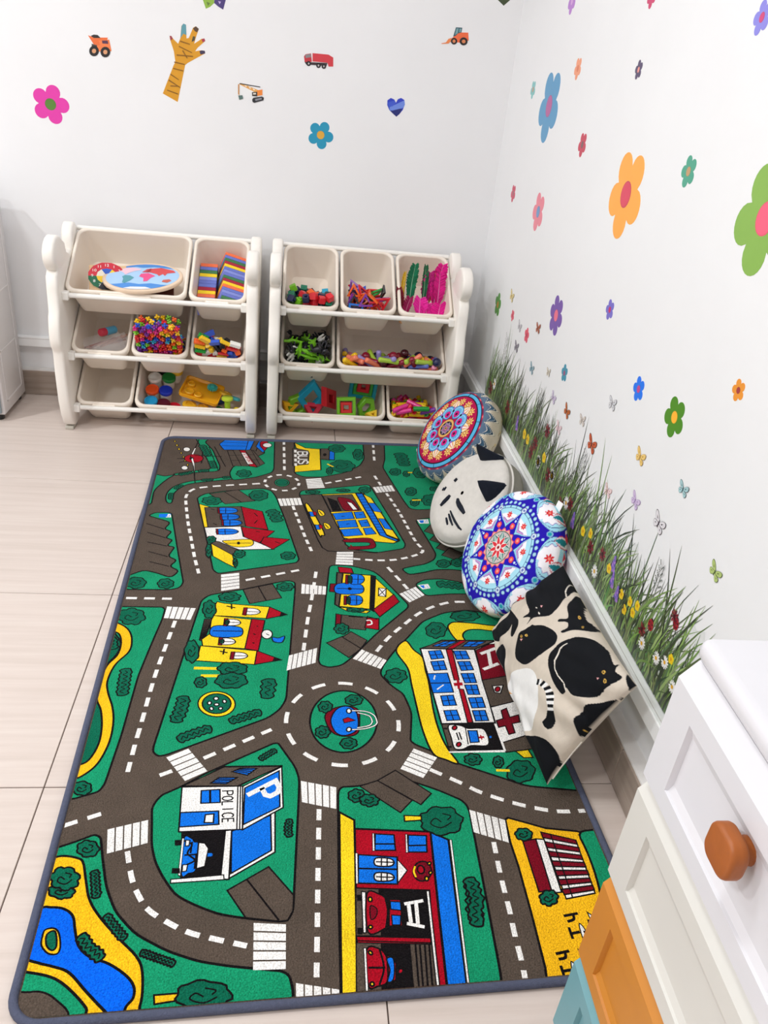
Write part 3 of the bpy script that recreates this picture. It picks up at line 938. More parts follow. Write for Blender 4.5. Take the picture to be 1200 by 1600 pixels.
ca = rme.color_attributes.new('Col', 'FLOAT_COLOR', 'CORNER'); ls_ = np.empty(len(rme.polygons), dtype=np.int32); rme.polygons.foreach_get('loop_total', ls_)
ca.data.foreach_set('color', np.repeat(np.c_[np.array(rb.c, dtype=np.float32), np.ones(len(rb.c), dtype=np.float32)], ls_, axis=0).ravel())
link('pile', rme, rug)
MB().tube([(x, y, .0062) for x, y in base], .0068, 10, True).build('bound_edge', mat('rug binding', '#4d5268', .85, .12, 160, bump=.8, bscale=500), rug, 60)

# ------------------------------------------------------------------ shelves and their bins
TH = radians(32); BL, BD = .292, .130            # tilt of the bins, length of the rim, depth
M_PANEL = mat('cream plastic', '#f4eee6', .38, .015, 8, coat=.1); M_BIN = mat('bin plastic', '#eee2d4', .4, .015, 8, coat=.1); M_RAIL = mat('rail plastic', '#f0ece6', .35, .01, 8)
TIER = [.488, .284, .094]; FRONT_Y = -.318
def arc(cy, cz, ry, rz, a0, a1, n=8): return [(cy+ry*cos(radians(a0+(a1-a0)*i/n)), cz+rz*sin(radians(a0+(a1-a0)*i/n))) for i in range(n+1)]
PROFILE = ([(-.060, .012)]+arc(-.098, .6, .05, .064, -10, 200)+[(-.158, .585), (-.185, .578), (-.225, .592)]+arc(-.312, .606, .066, .05, 165, 20, 3)[:0]
    +[(-.236, .625)]+arc(-.312, .602, .068, .056, 35, 240)+[(-.352, .552), (-.366, .54), (-.372, .50), (-.377, .43)]+[(-.388, .415), (-.398, .38), (-.402, .345), (-.398, .318), (-.384, .302), (-.381, .29), (-.384, .22), (-.380, .12), (-.366, .06), (-.345, .022), (-.32, .008), (-.275, .008), (-.262, .03), (-.2, .045), (-.12, .04), (-.095, .012)])
def side_panel(x0, x1):
    ins = lambda d: PROFILE if d == 0 else inset(PROFILE, d)
    m = MB(); r = .008
    lo = [[(x, y, z) for y, z in ins(d)] for x, d in ((x0, r), (x0+r*.35, r*.3), (x0+r, 0), (x1-r, 0), (x1-r*.35, r*.3), (x1, r))]
    return m.loft(lo)
def inset(p, d):
    n = len(p); A = sum(p[i-1][0]*p[i][1]-p[i][0]*p[i-1][1] for i in range(n)); sg = 1 if A > 0 else -1; r = []
    for i in range(n):
        a = np.array(p[i-1]); b = np.array(p[i]); c = np.array(p[(i+1) % n]); t = c-a; t = t/np.hypot(*t); r.append(tuple(b+sg*d*np.array([-t[1], t[0]])))
    return r
def shelf(x0, x1, label):
    t = thing('toy_shelf', label, 'shelf', ((x0+x1)/2, -.2, 0), group='tilted bin toy shelves'); M0 = Matrix.Translation((-(x0+x1)/2, .2, 0))
    pw = .037
    for a in (x0, x1-pw):
        sp = side_panel(a, a+pw).build('side_panel', M_PANEL, t, 50, M=M0)
        MB().rbox((a+.004, -.345, 0), (a+pw-.004, -.285, .012), .003).build('foot_pad', mat('clear pad', '#b9b4a8', .3), sp)
        MB().rbox((a+.004, -.105, 0), (a+pw-.004, -.065, .016), .003).build('foot_pad', MATS['clear pad'], sp)
    for z in TIER:
        rz, ry = z-.016, FRONT_Y-.002
        r = MB().tube([(x0+pw, ry, rz), (x1-pw, ry, rz)], .0085, 12).build('front_rail', M_RAIL, t, 60, M=M0)
        for xx in (x0+pw-.001, x1-pw-.020): MB().rbox((xx, ry-.016, rz-.015), (xx+.021, ry+.014, rz+.013), .004).build('rail_socket', M_RAIL, r)
        by, bz = FRONT_Y+(BL+.007)*cos(TH)+.010*sin(TH), z+(BL+.007)*sin(TH)-.010*cos(TH)
        r = MB().tube([(x0+pw, by, bz), (x1-pw, by, bz)], .0085, 12).build('rear_rail', M_RAIL, t, 60, M=M0)
    return t
shelf(-1.494, -.824, 'cream shelf of tilted bins nearer the white plastic cabinet'); shelf(-.786, -.110, 'cream shelf of tilted bins nearer the room corner')
def rloop(w, y0, y1, r, z, n=5):
    r = min(r, w/2*.98, (y1-y0)/2*.98); return [Vector((x-w/2, y+y0, z)) for x, y in rrect(w, y1-y0, r, n)]
def bin_(xc, w, tier, label, wide):
    M = Matrix.Translation((xc, FRONT_Y, TIER[tier])) @ Matrix.Rotation(TH, 4, 'X'); tp = .015; fs = .002       # sides taper in, the front wall slopes most
    m = MB(); lo = []
    for z, d, r in ((-.010, .009, .026), (-.05, .012, .025), (-BD+.012, .009+tp, .022), (-BD+.003, .012+tp, .02), (-BD, .02+tp, .016)): lo.append(rloop(w-2*d, d-fs*z/BD, BL-d, r, z))
    m.loft(lo, False, True)
    lo = []
    for z, d, r in ((-.004, .0105, .025), (-.05, .014, .024), (-BD+.014, .0115+tp, .02), (-BD+.004, .016+tp, .018), (-BD+.003, .022+tp, .014)): lo.append(rloop(w-2*d, d-fs*z/BD, BL-d, r, z))
    m.loft(lo, False, True)
    o = m.build('toy_bin', M_BIN, None, 50); o.matrix_world = M
    rm = MB(); prof = ((-.016, .0), (-.004, -.0005), (0, .0025), (.0005, .005), (0, .0085), (-.004, .0105), (-.008, .0105), (-.008, .004), (-.015, .003), (-.016, .0))
    rm.loft([rloop(w-2*d, d, BL-d, .03, z) for z, d in prof], False, False)
    rim = rm.build('rim', M_BIN, o, 60)
    lw = w*.42; MB().rbox((-lw/2, -.007, -.018), (lw/2, .004, -.003), .005).build('grip_lip', M_BIN, rim)
    tag(o, label, 'bin', 'wide cream bins' if wide else 'narrow cream bins'); return M, w
sl, sr = -1.457, -.861; W3 = (sr-sl)/3; NW = W3-.008; WW = 2*W3-.008
tl, tr = -.749, -.147
V3 = (tr-tl)/3; NV = V3-.008; WV = 2*V3-.008
b_clock = bin_(sl+W3, WW, 0, 'wide cream bin holding the wooden clock and the world map board', 1)
b_domino = bin_(sr-W3/2, NW, 0, 'narrow cream bin holding stacks of rainbow striped blocks', 0)
b_bags = bin_(sl+W3/2, NW, 1, 'narrow cream bin holding plastic bags of wooden sticks', 0)
b_beads = bin_(sl+1.5*W3, NW, 1, 'narrow cream bin heaped with tiny colourful snap beads', 0)
b_bricks = bin_(sr-W3/2, NW, 1, 'narrow cream bin holding loose studded building bricks', 0)
b_empty = bin_(sl+W3/2, NW, 2, 'empty narrow cream bin at the bottom of its shelf', 0)
b_dough = bin_(sr-W3, WW, 2, 'wide cream bin holding dough tubs and yellow moulds', 1)
b_cubes = bin_(tl+V3/2, NV, 0, 'narrow cream bin holding dark and bright snap cubes', 0)
b_frames = bin_(tl+1.5*V3, NV, 0, 'narrow cream bin holding flat magnetic tile frames', 0)
b_feather = bin_(tr-V3/2, NV, 0, 'narrow cream bin holding magenta and green craft feathers', 0)
b_animal = bin_(tl+V3/2, NV, 1, 'narrow cream bin holding black, white and green plastic animals', 0)
b_rods = bin_(tr-V3, WV, 1, 'wide cream bin holding magnetic rods and dark balls', 1)
b_rings = bin_(tl+V3, WV, 2, 'wide cream bin holding big coloured wooden frame blocks', 1)
b_pipes = bin_(tr-V3/2, NV, 2, 'narrow cream bin holding coloured pipe toys', 0)

# ------------------------------------------------------------------ toys: heaps settled under gravity inside their bins
def settle(w, bodies, seed, iters=170, top=.05, mg=0):
    rng = np.random.default_rng(seed); own = []; rad = []; pos = []
    for i, (k, sp, r) in enumerate(bodies):
        c = np.array([rng.uniform(-w/2+.03, w/2-.03), rng.uniform(.03, BL*.62), rng.uniform(-BD+.02, top)]); d = rng.normal(size=3); d[2] *= .4; d /= np.linalg.norm(d)
        for j in range(k): own.append(i); rad.append(r); pos.append(c+d*sp*(j-(k-1)/2))
    P = np.array(pos); rad = np.array(rad); own = np.array(own); g = np.array([0, -sin(TH), -cos(TH)])*.0016
    idx = {}
    for q, i in enumerate(own): idx.setdefault(i, []).append(q)
    links = [(q[a], q[b], bodies[i][1]*(b-a)) for i, q in idx.items() for a in range(len(q)) for b in range(a+1, len(q))]
    la = np.array([l[0] for l in links], int); lb = np.array([l[1] for l in links], int); ld = np.array([l[2] for l in links])
    same = own[:, None] == own[None]; RS = rad[:, None]+rad[None]
    for it in range(iters):
        P = P+g*(1 if it < iters*.8 else .4)
        for sub in range(3):
            d = P[:, None]-P[None]; L = np.sqrt((d**2).sum(-1))+1e-9; ov = np.where(same, 0, np.maximum(RS-L, 0)); P = P+(d/L[..., None]*(ov*.28)[..., None]).sum(1)
            for _ in range(2 if len(la) else 0):
                v = P[lb]-P[la]; l = np.sqrt((v**2).sum(-1))+1e-9; c = v/l[:, None]*((l-ld)*.5)[:, None]; np.add.at(P, la, c); np.add.at(P, lb, -c)
            tp = .017+mg+.015*np.clip(-P[:, 2]/BD, 0, 1)
            P[:, 0] = np.clip(P[:, 0], -w/2+tp+rad, w/2-tp-rad); P[:, 1] = np.clip(P[:, 1], tp+rad+.003*np.clip(-P[:, 2]/BD, 0, 1), BL-tp-rad); P[:, 2] = np.maximum(P[:, 2], -BD+.008+mg+rad)
    res = []
    for i, q in idx.items():                        # rigid again, and wholly inside the bin
        k, sp, r_ = bodies[i]; c = P[q].mean(0); d = P[q[-1]]-P[q[0]]; d = d/(np.linalg.norm(d)+1e-9); X = np.array([c+d*sp*(j-(k-1)/2) for j in range(k)])
        for _ in range(3):
            tp = .017+mg+.015*np.clip(-X[:, 2]/BD, 0, 1)
            for e, lo, hi in ((0, -w/2+tp+r_, w/2-tp-r_), (1, tp+r_+.003*np.clip(-X[:, 2]/BD, 0, 1), BL-tp-r_), (2, -BD+.008+mg+r_+0*tp, 9+0*tp)): X[:, e] += max(0, (lo-X[:, e]).max())-max(0, (X[:, e]-hi).max())
        res.append(X)
    return res, rng
def rand_rot(rng): return Euler(tuple(rng.uniform(0, 2*pi, 3))).to_matrix().to_4x4()
MC = {}
def kind_mesh(kind, hexc, fn, rough=.35, smooth=40):
    k = (kind, hexc)
    if k not in MC:
        if (kind,) not in MC: MC[(kind,)] = fn().mesh(kind, plastic(hexc, rough), smooth)
        me = MC[(kind,)].copy(); me.materials.clear(); me.materials.append(plastic(hexc, rough)); MC[k] = me
    return MC[k]
NAMES = {'#d81e2c': 'red', '#1f4fc4': 'blue', '#f5c518': 'yellow', '#1f9a3c': 'green', '#7ac520': 'lime', '#f0641e': 'orange', '#7a2c9c': 'purple', '#e0308c': 'magenta', '#23a7c8': 'turquoise', '#f2f0ec': 'white', '#1a1a22': 'black', '#161c48': 'navy', '#0f7a5a': 'teal green',
 '#f29ab8': 'pink', '#8a0e2e': 'crimson', '#5f6fc0': 'slate blue', '#9a8cc8': 'lavender', '#f08060': 'salmon', '#c8a860': 'tan', '#a8c840': 'olive lime', '#26204e': 'midnight blue', '#4a1220': 'dark maroon'}
def colour_seq(spec, rng): 
    s = [c for c, n in spec for _ in range(n)]; rng.shuffle(s); return s
def along(a, b):
    z = Vector(b-a).normalized(); x = z.orthogonal().normalized(); y = z.cross(x); m = Matrix((x, y, z)).transposed().to_4x4(); m.translation = Vector((a+b)/2); return m
# snap beads
def bead():
    m = MB()
    for d in ((1,0,0),(-1,0,0),(0,1,0),(0,-1,0),(0,0,1),(0,0,-1)): m.ball([c*.0062 for c in d], .0042, 7, 5)
    return m.ball((0, 0, 0), .0048, 7, 5)
M, w = b_beads; n = 560; ps, rng = settle(w, [(1, 0, .0100)]*n, 3, 120, .24)
ps = sorted((p[0] for p in ps), key=lambda p: p[1]*.35-p[2]*1.0)            # nearest the opening first
cs = colour_seq([('#d81e2c', 62), ('#f5c518', 42), ('#7ac520', 46), ('#1f4fc4', 34), ('#7a2c9c', 34), ('#f0641e', 38), ('#e0308c', 30), ('#23a7c8', 14)], rng)
for p, c in zip(ps, cs):
    o = link('snap_bead', kind_mesh('snap_bead', c, bead)); o.matrix_world = M @ Matrix.Translation(p) @ rand_rot(rng)
    tag(o, f'tiny {NAMES[c]} star shaped snap bead in the heaped bead bin', 'bead', 'snap beads in the narrow bin')
hp = MB(); pal = ['#d81e2c', '#f5c518', '#7ac520', '#1f4fc4', '#7a2c9c', '#f0641e']
for i, p in enumerate(ps[300:]):
    for d in ((1,0,0),(-1,0,0),(0,1,0),(0,-1,0),(0,0,1)): hp.ball([p[e]+d[e]*.0060 for e in range(3)], .0042, 6, 4, col=lin(pal[i % 6]))
o = hp.build('buried_snap_beads', mat('bead heap plastic', attr=True, rough=.35, var=.03), None, 60, True); o.matrix_world = M; o['kind'] = 'stuff'; tag(o, 'snap beads lying under the top ones in the heaped bead bin', 'beads')
# building bricks
def brick(nx=4):
    m = MB(); m.rbox((-.0046*nx, -.0092, -.0066), (.0046*nx, .0092, .0054), .0008, 1)
    for i in range(nx):
        for j in (0, 1): m.lathe([(.003, .0054), (.003, .0074)], 8, Matrix.Translation((-.0046*nx+.0046+.0092*i, -.0046+.0092*j, 0)))
    return m
M, w = b_bricks; ps, rng = settle(w, [(2, .0145, .0112) if i % 3 else (1, 0, .0116) for i in range(150)], 5, 140, .2)
cs = colour_seq([('#d81e2c', 20), ('#1f4fc4', 22), ('#f5c518', 20), ('#1f9a3c', 24), ('#f2f0ec', 26), ('#1a1a22', 22), ('#f0641e', 16)], rng)
for i, (p, c) in enumerate(zip(ps, cs)):
    L_ = len(p) > 1; o = link('toy_brick', kind_mesh('toy_brick' if L_ else 'toy_brick_small', c, (lambda: brick(4)) if L_ else (lambda: brick(2))))
    R_ = (along(p[0], p[-1]) @ Matrix.Rotation(pi/2, 4, 'Y') @ Matrix.Rotation(rng.uniform(0, 6), 4, 'X')) if L_ else Matrix.Translation(p[0]) @ rand_rot(rng)
    o.matrix_world = M @ R_; tag(o, f'{"long" if L_ else "short"} {NAMES[c]} studded brick in the brick bin', 'toy brick', 'building bricks in the narrow bin')
# snap cubes
def cube_():
    m = MB(); m.rbox((-.0095, -.0095, -.0095), (.0095, .0095, .0095), .0012, 1)
    m.lathe([(.005, .0095), (.005, .0135), (.0035, .014)], 10)
    for R_ in (Matrix.Rotation(pi/2, 4, 'X'), Matrix.Rotation(pi/2, 4, 'Y')): m.lathe([(.0055, .0095), (.0055, .0102), (.004, .0102), (.004, .0097)], 10, R_)
    return m
M, w = b_cubes; ps, rng = settle(w, [(1, 0, .0148)]*92, 9, 140, .12)
cs = colour_seq([('#161c48', 25), ('#1a1a22', 16), ('#d81e2c', 13), ('#0f7a5a', 12), ('#f0641e', 11), ('#7ac520', 9), ('#e0308c', 3), ('#23a7c8', 3)], rng)
for p, c in zip(ps, cs):
    o = link('snap_cube', kind_mesh('snap_cube', c, cube_)); o.matrix_world = M @ Matrix.Translation(p[0]) @ rand_rot(rng) @ Matrix.Scale(1.18, 4)
    tag(o, f'{NAMES[c]} snap cube in the bin of snap cubes', 'cube', 'snap cubes in the narrow bin')
# magnetic tile frames: triangles and squares
def frame_(n, R=.030):
    m = MB(); pr = ((R, -.003), (R, .003), (R*.62, .003), (R*.62, -.003), (R, -.003))
    return m.loft([[Vector((r*cos(2*pi*k/n+.3), r*sin(2*pi*k/n+.3), z)) for k in range(n)] for r, z in pr], False, False)
M, w = b_frames; ps, rng = settle(w, [(1, 0, .0165)]*52, 12, 140, .10, .012)
cs = colour_seq([('#f0641e', 15), ('#d81e2c', 12), ('#7a2c9c', 9), ('#1f4fc4', 5), ('#1f9a3c', 4), ('#1a1a22', 7)], rng)
for i, (p, c) in enumerate(zip(ps, cs)):
    sq = i % 4 == 0; o = link('magnetic_tile', kind_mesh('square_frame' if sq else 'triangle_frame', c, (lambda: frame_(4)) if sq else (lambda: frame_(3)), .3, 20))
    o.matrix_world = M @ Matrix.Translation(p[0]) @ Euler((rng.uniform(.3, 1.3), rng.uniform(-.8, .8), rng.uniform(0, 6))).to_matrix().to_4x4()
    tag(o, f'{NAMES[c]} {"square" if sq else "triangular"} magnetic frame in the frame bin', 'magnetic tile', 'magnetic frames in the narrow bin')
o = link('magnetic_tile', kind_mesh('rectangle_frame', '#23a7c8', lambda: MB().loft([[Vector((x*s_+a, y*t_, z)) for x, y in ((-1,-1),(1,-1),(1,1),(-1,1))] for s_, t_, z, a in ((.026,.011,-.003,0),(.026,.011,.003,0),(.019,.005,.003,0),(.019,.005,-.003,0),(.026,.011,-.003,0))], False, False), .3, 20)); o.data.materials[0] = plastic('#1f78d8')
o.matrix_world = M @ Matrix.Translation((-.042, .036, -.022)) @ Euler((.9, .1, .05)).to_matrix().to_4x4(); tag(o, 'bright blue rectangular magnetic frame at the front of the frame bin', 'magnetic tile', 'magnetic frames in the narrow bin')
# magnetic rods and balls
M, w = b_rods; NB = 25; RL_ = [(3, .0285, .0104)]*150
ps, rng = settle(w, [(1, 0, .0165)]*NB+RL_, 21, 220, .2)
bc = ['#26204e', '#4a1220', '#161c48', '#c8a860', '#8a0e2e']*5
for p, c in zip(ps[:NB], bc):
    o = link('magnetic_ball', kind_mesh('magnetic_ball', c, lambda: MB().ball((0, 0, 0), .0163, 18, 12), .2, 80)); o.matrix_world = M @ Matrix.Translation(p[0]); tag(o, f'{NAMES[c]} ball lying among the magnetic rods', 'ball', 'magnetic balls in the wide bin')
cs = colour_seq([('#f29ab8', 22), ('#f5c518', 26), ('#f08060', 22), ('#8a0e2e', 17), ('#5f6fc0', 19), ('#9a8cc8', 14), ('#a8c840', 19), ('#d81e2c', 11)], rng)
for p, c in zip(ps[NB:], cs):
    o = link('magnetic_rod', kind_mesh('magnetic_rod', c, lambda: MB().lathe([(.0055, -.038), (.0094, -.035), (.0098, -.029), (.0088, -.018), (.0088, .018), (.0098, .029), (.0094, .035), (.0055, .038)], 12), .3, 50)); o.matrix_world = M @ along(p[0], p[-1]); tag(o, f'{NAMES[c]} magnetic rod among the dark balls', 'toy rod', 'magnetic rods in the wide bin')
# pipe toys
M, w = b_pipes; ps, rng = settle(w, [(3, .020, .0096)]*130+[(1, 0, .0135)]*9, 33, 180, .2)
cs = colour_seq([('#f5c518', 38), ('#e0308c', 26), ('#d81e2c', 29), ('#7a2c9c', 14), ('#1f9a3c', 13), ('#f29ab8', 10)], rng)+['#7ac520']*6+['#1f4fc4']*3
for i, (p, c) in enumerate(zip(ps, cs)):
    if len(p) > 1: o = link('toy_pipe', kind_mesh('toy_pipe', c, lambda: MB().loft([[Vector((r*cos(2*pi*k/10), r*sin(2*pi*k/10), z)) for k in range(10)] for r, z in ((.006, -.02), (.006, -.029), (.009, -.029), (.009, .029), (.006, .029), (.006, .02))], True, True), .3)); o.matrix_world = M @ along(p[0], p[-1]); tag(o, f'{NAMES[c]} toy pipe in the pipe bin', 'toy pipe', 'pipe toys in the narrow bin')
    else: o = link('pipe_ring', kind_mesh('pipe_ring', c, lambda: MB().tube([(.0095*cos(t), .0095*sin(t), 0) for t in np.linspace(0, 2*pi, 15)[:-1]], .003, 6, True), .3, 60)); o.matrix_world = M @ Matrix.Translation(p[0]) @ rand_rot(rng); tag(o, f'{NAMES[c]} ring connector in the pipe bin', 'toy ring', 'ring connectors in the narrow bin')
# plastic animals
def animal():
    m = MB(); m.ball((0, 0, .006), (.017, .0075, .0085), 10, 7); m.ball((.019, 0, .015), (.008, .006, .0065), 8, 6); m.ball((.026, 0, .013), (.004, .0035, .003), 6, 5)
    for x in (-.011, .011):
        for y in (-.0045, .0045): m.tube([(x, y, .004), (x*1.05, y*1.1, -.012)], [.0034, .0026], 6)
    for y in (-.004, .004): m.ball((.017, y, .0215), .0024, 6, 4)
    return m.tube([(-.016, 0, .009), (-.022, 0, .004), (-.024, 0, -.004)], [.002, .0014, .001], 5)
def dino():
    m = MB(); m.tube([(-.034, 0, -.002), (-.02, 0, .001), (-.006, 0, .004), (.01, 0, .004), (.02, 0, .010), (.031, 0, .012)], [.001, .004, .0075, .007, .0045, .0042], 8)
    for x in (-.006, .009):
        for y in (-.007, .007): m.tube([(x, y*.6, .001), (x, y, -.010)], [.003, .0022], 5)
    for i in range(7): m.prism([(-.003, 0), (.003, 0), (0, .005)], -.0008, .0008, Matrix.Translation((-.018+i*.006, 0, .005+.0055*sin(i*.5))) @ Matrix.Rotation(pi/2, 4, 'X'))
    return m
M, w = b_animal; ps, rng = settle(w, [(2, .022, .0145)]*76, 41, 160, .12, .006)
cs = ['#1a1a22']*42+['#f2f0ec']*10+['#7ac520']*17+['#3c6a20']*7; NAMES['#3c6a20'] = 'dark green'; rng.shuffle(cs)
for p, c in zip(ps, cs):
    dn = c in ('#7ac520', '#3c6a20'); o = link('toy_lizard' if dn else 'toy_animal', kind_mesh('toy_lizard' if dn else 'toy_animal', c, dino if dn else animal, .4, 60)); o.matrix_world = M @ along(p[0], p[-1]) @ Matrix.Rotation(pi/2, 4, 'Y') @ Matrix.Rotation(rng.uniform(0, 6), 4, 'X') @ Matrix.Scale(1.3 if not dn else 1.15, 4)
    tag(o, f'{NAMES[c]} plastic {"lizard" if dn else "four legged animal"} in the animal bin', 'toy animal', 'plastic animals in the narrow bin')
# wooden frame blocks placed one by one
def ring(n, R, k, h, a0=0, sx=1, sy=1):
    m = MB(); b = .003; pr = ((R-b, -h/2), (R, -h/2+b), (R, h/2-b), (R-b, h/2), (R*k+b, h/2), (R*k, h/2-b), (R*k, -h/2+b), (R*k+b, -h/2), (R-b, -h/2))
    return m.loft([[Vector((r*cos(2*pi*j/n+a0)*sx, r*sin(2*pi*j/n+a0)*sy, z)) for j in range(n)] for r, z in pr], False, False)
M, w = b_rings
def rb_(name, hexc, n, R, k, h, pos, eul, label, sx=1, sy=1):
    o = ring(n, R, k, h, pi/4 if n == 4 and sx == sy else 0, sx, sy).build(name, mat('painted wood '+hexc, hexc, .4, .05, 60), None, 20); o.matrix_world = M @ Matrix.Translation((pos[0], pos[1]+(.016 if n == 3 else .006), pos[2]+(.034 if n == 3 and pos[2] < -.07 else .014))) @ Euler([radians(e) for e in eul]).to_matrix().to_4x4(); return tag(o, label, 'toy block', 'wooden frame blocks in the wide bin')
rb_('diamond_block', '#1496b8', 4, .078, .52, .026, (-.078, .088, -.034), (72, 8, 8), 'tall blue diamond frame leaning in the block bin', .72, 1)
rb_('chevron_block', '#78b428', 6, .052, .5, .024, (-.128, .068, -.062), (70, -8, 25), 'lime green hexagon frame behind the blue diamond frame', .8, 1)
rb_('diamond_block', '#c8202c', 4, .066, .42, .024, (-.012, .092, -.038), (70, -6, 62), 'red diamond frame standing edge on beside the blue one', .6, 1)
rb_('square_block', '#76b82c', 4, .050, .66, .022, (.052, .046, -.022), (52, -4, 2), 'lime green square frame around a red square at the front of the block bin')
rb_('square_block', '#d03030', 4, .030, .45, .020, (.052, .046, -.026), (52, -4, 2), 'small red square frame inside the lime green square frame')
rb_('square_block', '#148ca0', 4, .074, .72, .024, (.118, .150, -.022), (60, 3, -4), 'teal square frame at the back of the block bin')
rb_('square_block', '#3a9434', 4, .052, .66, .022, (.118, .148, -.022), (60, 3, -4), 'green square frame nested in the teal square frame')
rb_('square_block', '#c41c2c', 4, .033, .35, .022, (.118, .146, -.022), (60, 3, -4), 'red square frame nested in the green square frame')
rb_('chevron_block', '#6cb024', 6, .046, .5, .024, (.128, .068, -.050), (62, 20, 10), 'lime green hexagon frame beside the square frames', .8, 1)
rb_('triangle_block', '#f0b41c', 3, .038, .3, .026, (-.160, .045, -.056), (60, 0, 30), 'yellow triangle block in the near corner of the block bin')
rb_('triangle_block', '#f2c42c', 3, .034, .3, .024, (.045, .030, -.078), (20, 0, 10), 'yellow triangle block under the square frame')
rb_('triangle_block', '#b81c34', 3, .05, .3, .022, (-.07, .045, -.085), (10, 0, 30), 'dark red triangle block lying under the blue diamond frame')
rb_('triangle_block', '#f0c838', 3, .03, .3, .02, (.155, .034, -.086), (15, 5, 60), 'yellow triangle block under the lime hexagon')
# feathers
def feather(L, W, hexc, hexq, bend):
    m = MB(); n = 16; mid = []
    for i in range(n+1):
        t = i/n; mid.append(Vector((bend*t*t, .006*sin(t*3), L*t)))
    m.tube(mid, [.0016*(1-t/n)+.0004 for t in range(n+1)], 5, col=lin(hexq)); rr = random.Random(L*1e4)
    for sd in (-1, 1):
        for i in range(3*n):
            t = .12+.86*i/(3*n); j = t*n; a = mid[int(j)].lerp(mid[min(n, int(j)+1)], j-int(j)); ww = W*(sin(pi*min(1, (t-.05)*.98))**.55)*rr.uniform(.82, 1.05); up = .012+.02*(1-t)
            c = lin(hexc); f = rr.uniform(.7, 1.15); cc = tuple(min(1, x*f) for x in c); dz = L/(3*n)*1.5
            tip = a+Vector((sd*ww, rr.uniform(-.003, .003)-.004, up))
            m.add([a, tip+Vector((0, 0, -dz*.2)), tip+Vector((-sd*ww*.1, .0004, dz*.5)), a+Vector((0, .0006, dz))], [(0, 1, 2, 3)], cc)
    return m
M_FEATHER = mat('feather vane', attr=True, rough=.8, var=.08, nscale=90)
M, w = b_feather
for i, (x, y, z, L, W, rx, ry, hx, hq, nm) in enumerate([(.046, .105, -.100, .20, .017, 26, 3, '#f01496', '#f8b0d8', 'tallest magenta'), (.058, .100, -.100, .175, .013, 24, 0, '#e0108a', '#f0a0d0', 'magenta, second tallest'), (.018, .11, -.1, .165, .014, 22, -3, '#c81080', '#e890c0', 'deep magenta in the middle of the bin'), (-.012, .05, -.10, .10, .017, 34, 6, '#ff2ab0', '#ffb0e0', 'short bright pink'), (.064, .045, -.10, .085, .018, 40, -8, '#f814a0', '#ffb0e0', 'short magenta at the front'),
    (.012, .040, -.10, .085, .016, 44, 12, '#fa1ca8', '#ffb0e0', 'short hot pink at the front'), (-.042, .10, -.095, .195, .016, 23, -2, '#0e7a52', '#a0d0b0', 'wide dark green'), (.004, .105, -.1, .195, .009, 22, 0, '#1c6a44', '#a0c8a0', 'slim dark green'), (-.066, .1, -.1, .165, .006, 22, -6, '#e8c020', '#f8e8a0', 'slim yellow'), (-.078, .06, -.1, .13, .012, 26, -4, '#8a1430', '#c88090', 'dark red'), (-.060, .05, -.1, .10, .014, 34, 4, '#b01860', '#e090b8', 'short crimson'), (.026, .12, -.1, .15, .010, 20, 5, '#e88c50', '#f8d0b0', 'pale orange')]):
    o = feather(L*.9, W*(1.75 if 'mag' in nm or 'pink' in nm else 1.3), hx, hq, .012*(-1)**i).build('feather', M_FEATHER, None, False, True); o.matrix_world = M @ Matrix.Translation((x, y, z)) @ Euler((radians(-rx), radians(ry), radians(4*(-1)**i))).to_matrix().to_4x4(); tag(o, f'{nm} craft feather standing in the feather bin', 'feather', 'craft feathers in the narrow bin')
for x, y, hx, nm in ((-.072, .035, '#c89060', 'tan'), (-.055, .042, '#a87048', 'brown')):
    o = MB().ball((0, 0, 0), (.013, .010, .009), 12, 8).build('wooden_bead', mat('bead wood '+nm, hx, .5, .1), None, 60); o.matrix_world = M @ Matrix.Translation((x, y, -.075)); tag(o, f'{nm} wooden bead at the foot of the feathers', 'bead')
# rainbow striped stacks of thin blocks
M, w = b_domino; DC = ['#f0703c', '#6a78c8', '#4c8a5c', '#a8203c', '#f8d428', '#f08050', '#6676c4', '#7480d0']
ORD = 'first second third fourth fifth sixth seventh eighth ninth tenth eleventh twelfth thirteenth fourteenth fifteenth topmost'.split()
def stack(x, y, z, rx, rz, cols, sx, sy, h, name):
    B_ = M @ Matrix.Translation((x, y, z)) @ Matrix.Rotation(radians(rx), 4, 'X') @ Matrix.Rotation(radians(rz), 4, 'Z'); me = {}
    for i, ch in enumerate(cols):
        c, nm = dict(g=('#3f7a4a', 'green'), b=('#6a78c8', 'periwinkle'), o=('#f0744a', 'orange'), y=('#f8d428', 'yellow'), r=('#a8203c', 'crimson'), l=('#8490d8', 'pale blue'))[ch]
        if c not in me: me[c] = MB().rbox((-sx/2, -sy/2, 0), (sx/2, sy/2, h*.95), .0008, 1).mesh('foam_block', mat('foam '+c, c, .75, .05, 120))
        o = link('foam_block', me[c]); o.matrix_world = B_ @ Matrix.Translation((0, 0, i*h)); tag(o, f'{nm} thin block, {ORD[i]} from the bottom of the {name} rainbow stack', 'toy block', f'blocks of the {name} rainbow stack')
stack(-.046, .038, -.091, -90, 0, 'lloyrbblygbo', .060, .058, .0160, 'shorter'); stack(.034, .036, -.072, -90, 20, 'gblboyrgblbyrgbo', .076, .076, .0136, 'taller')

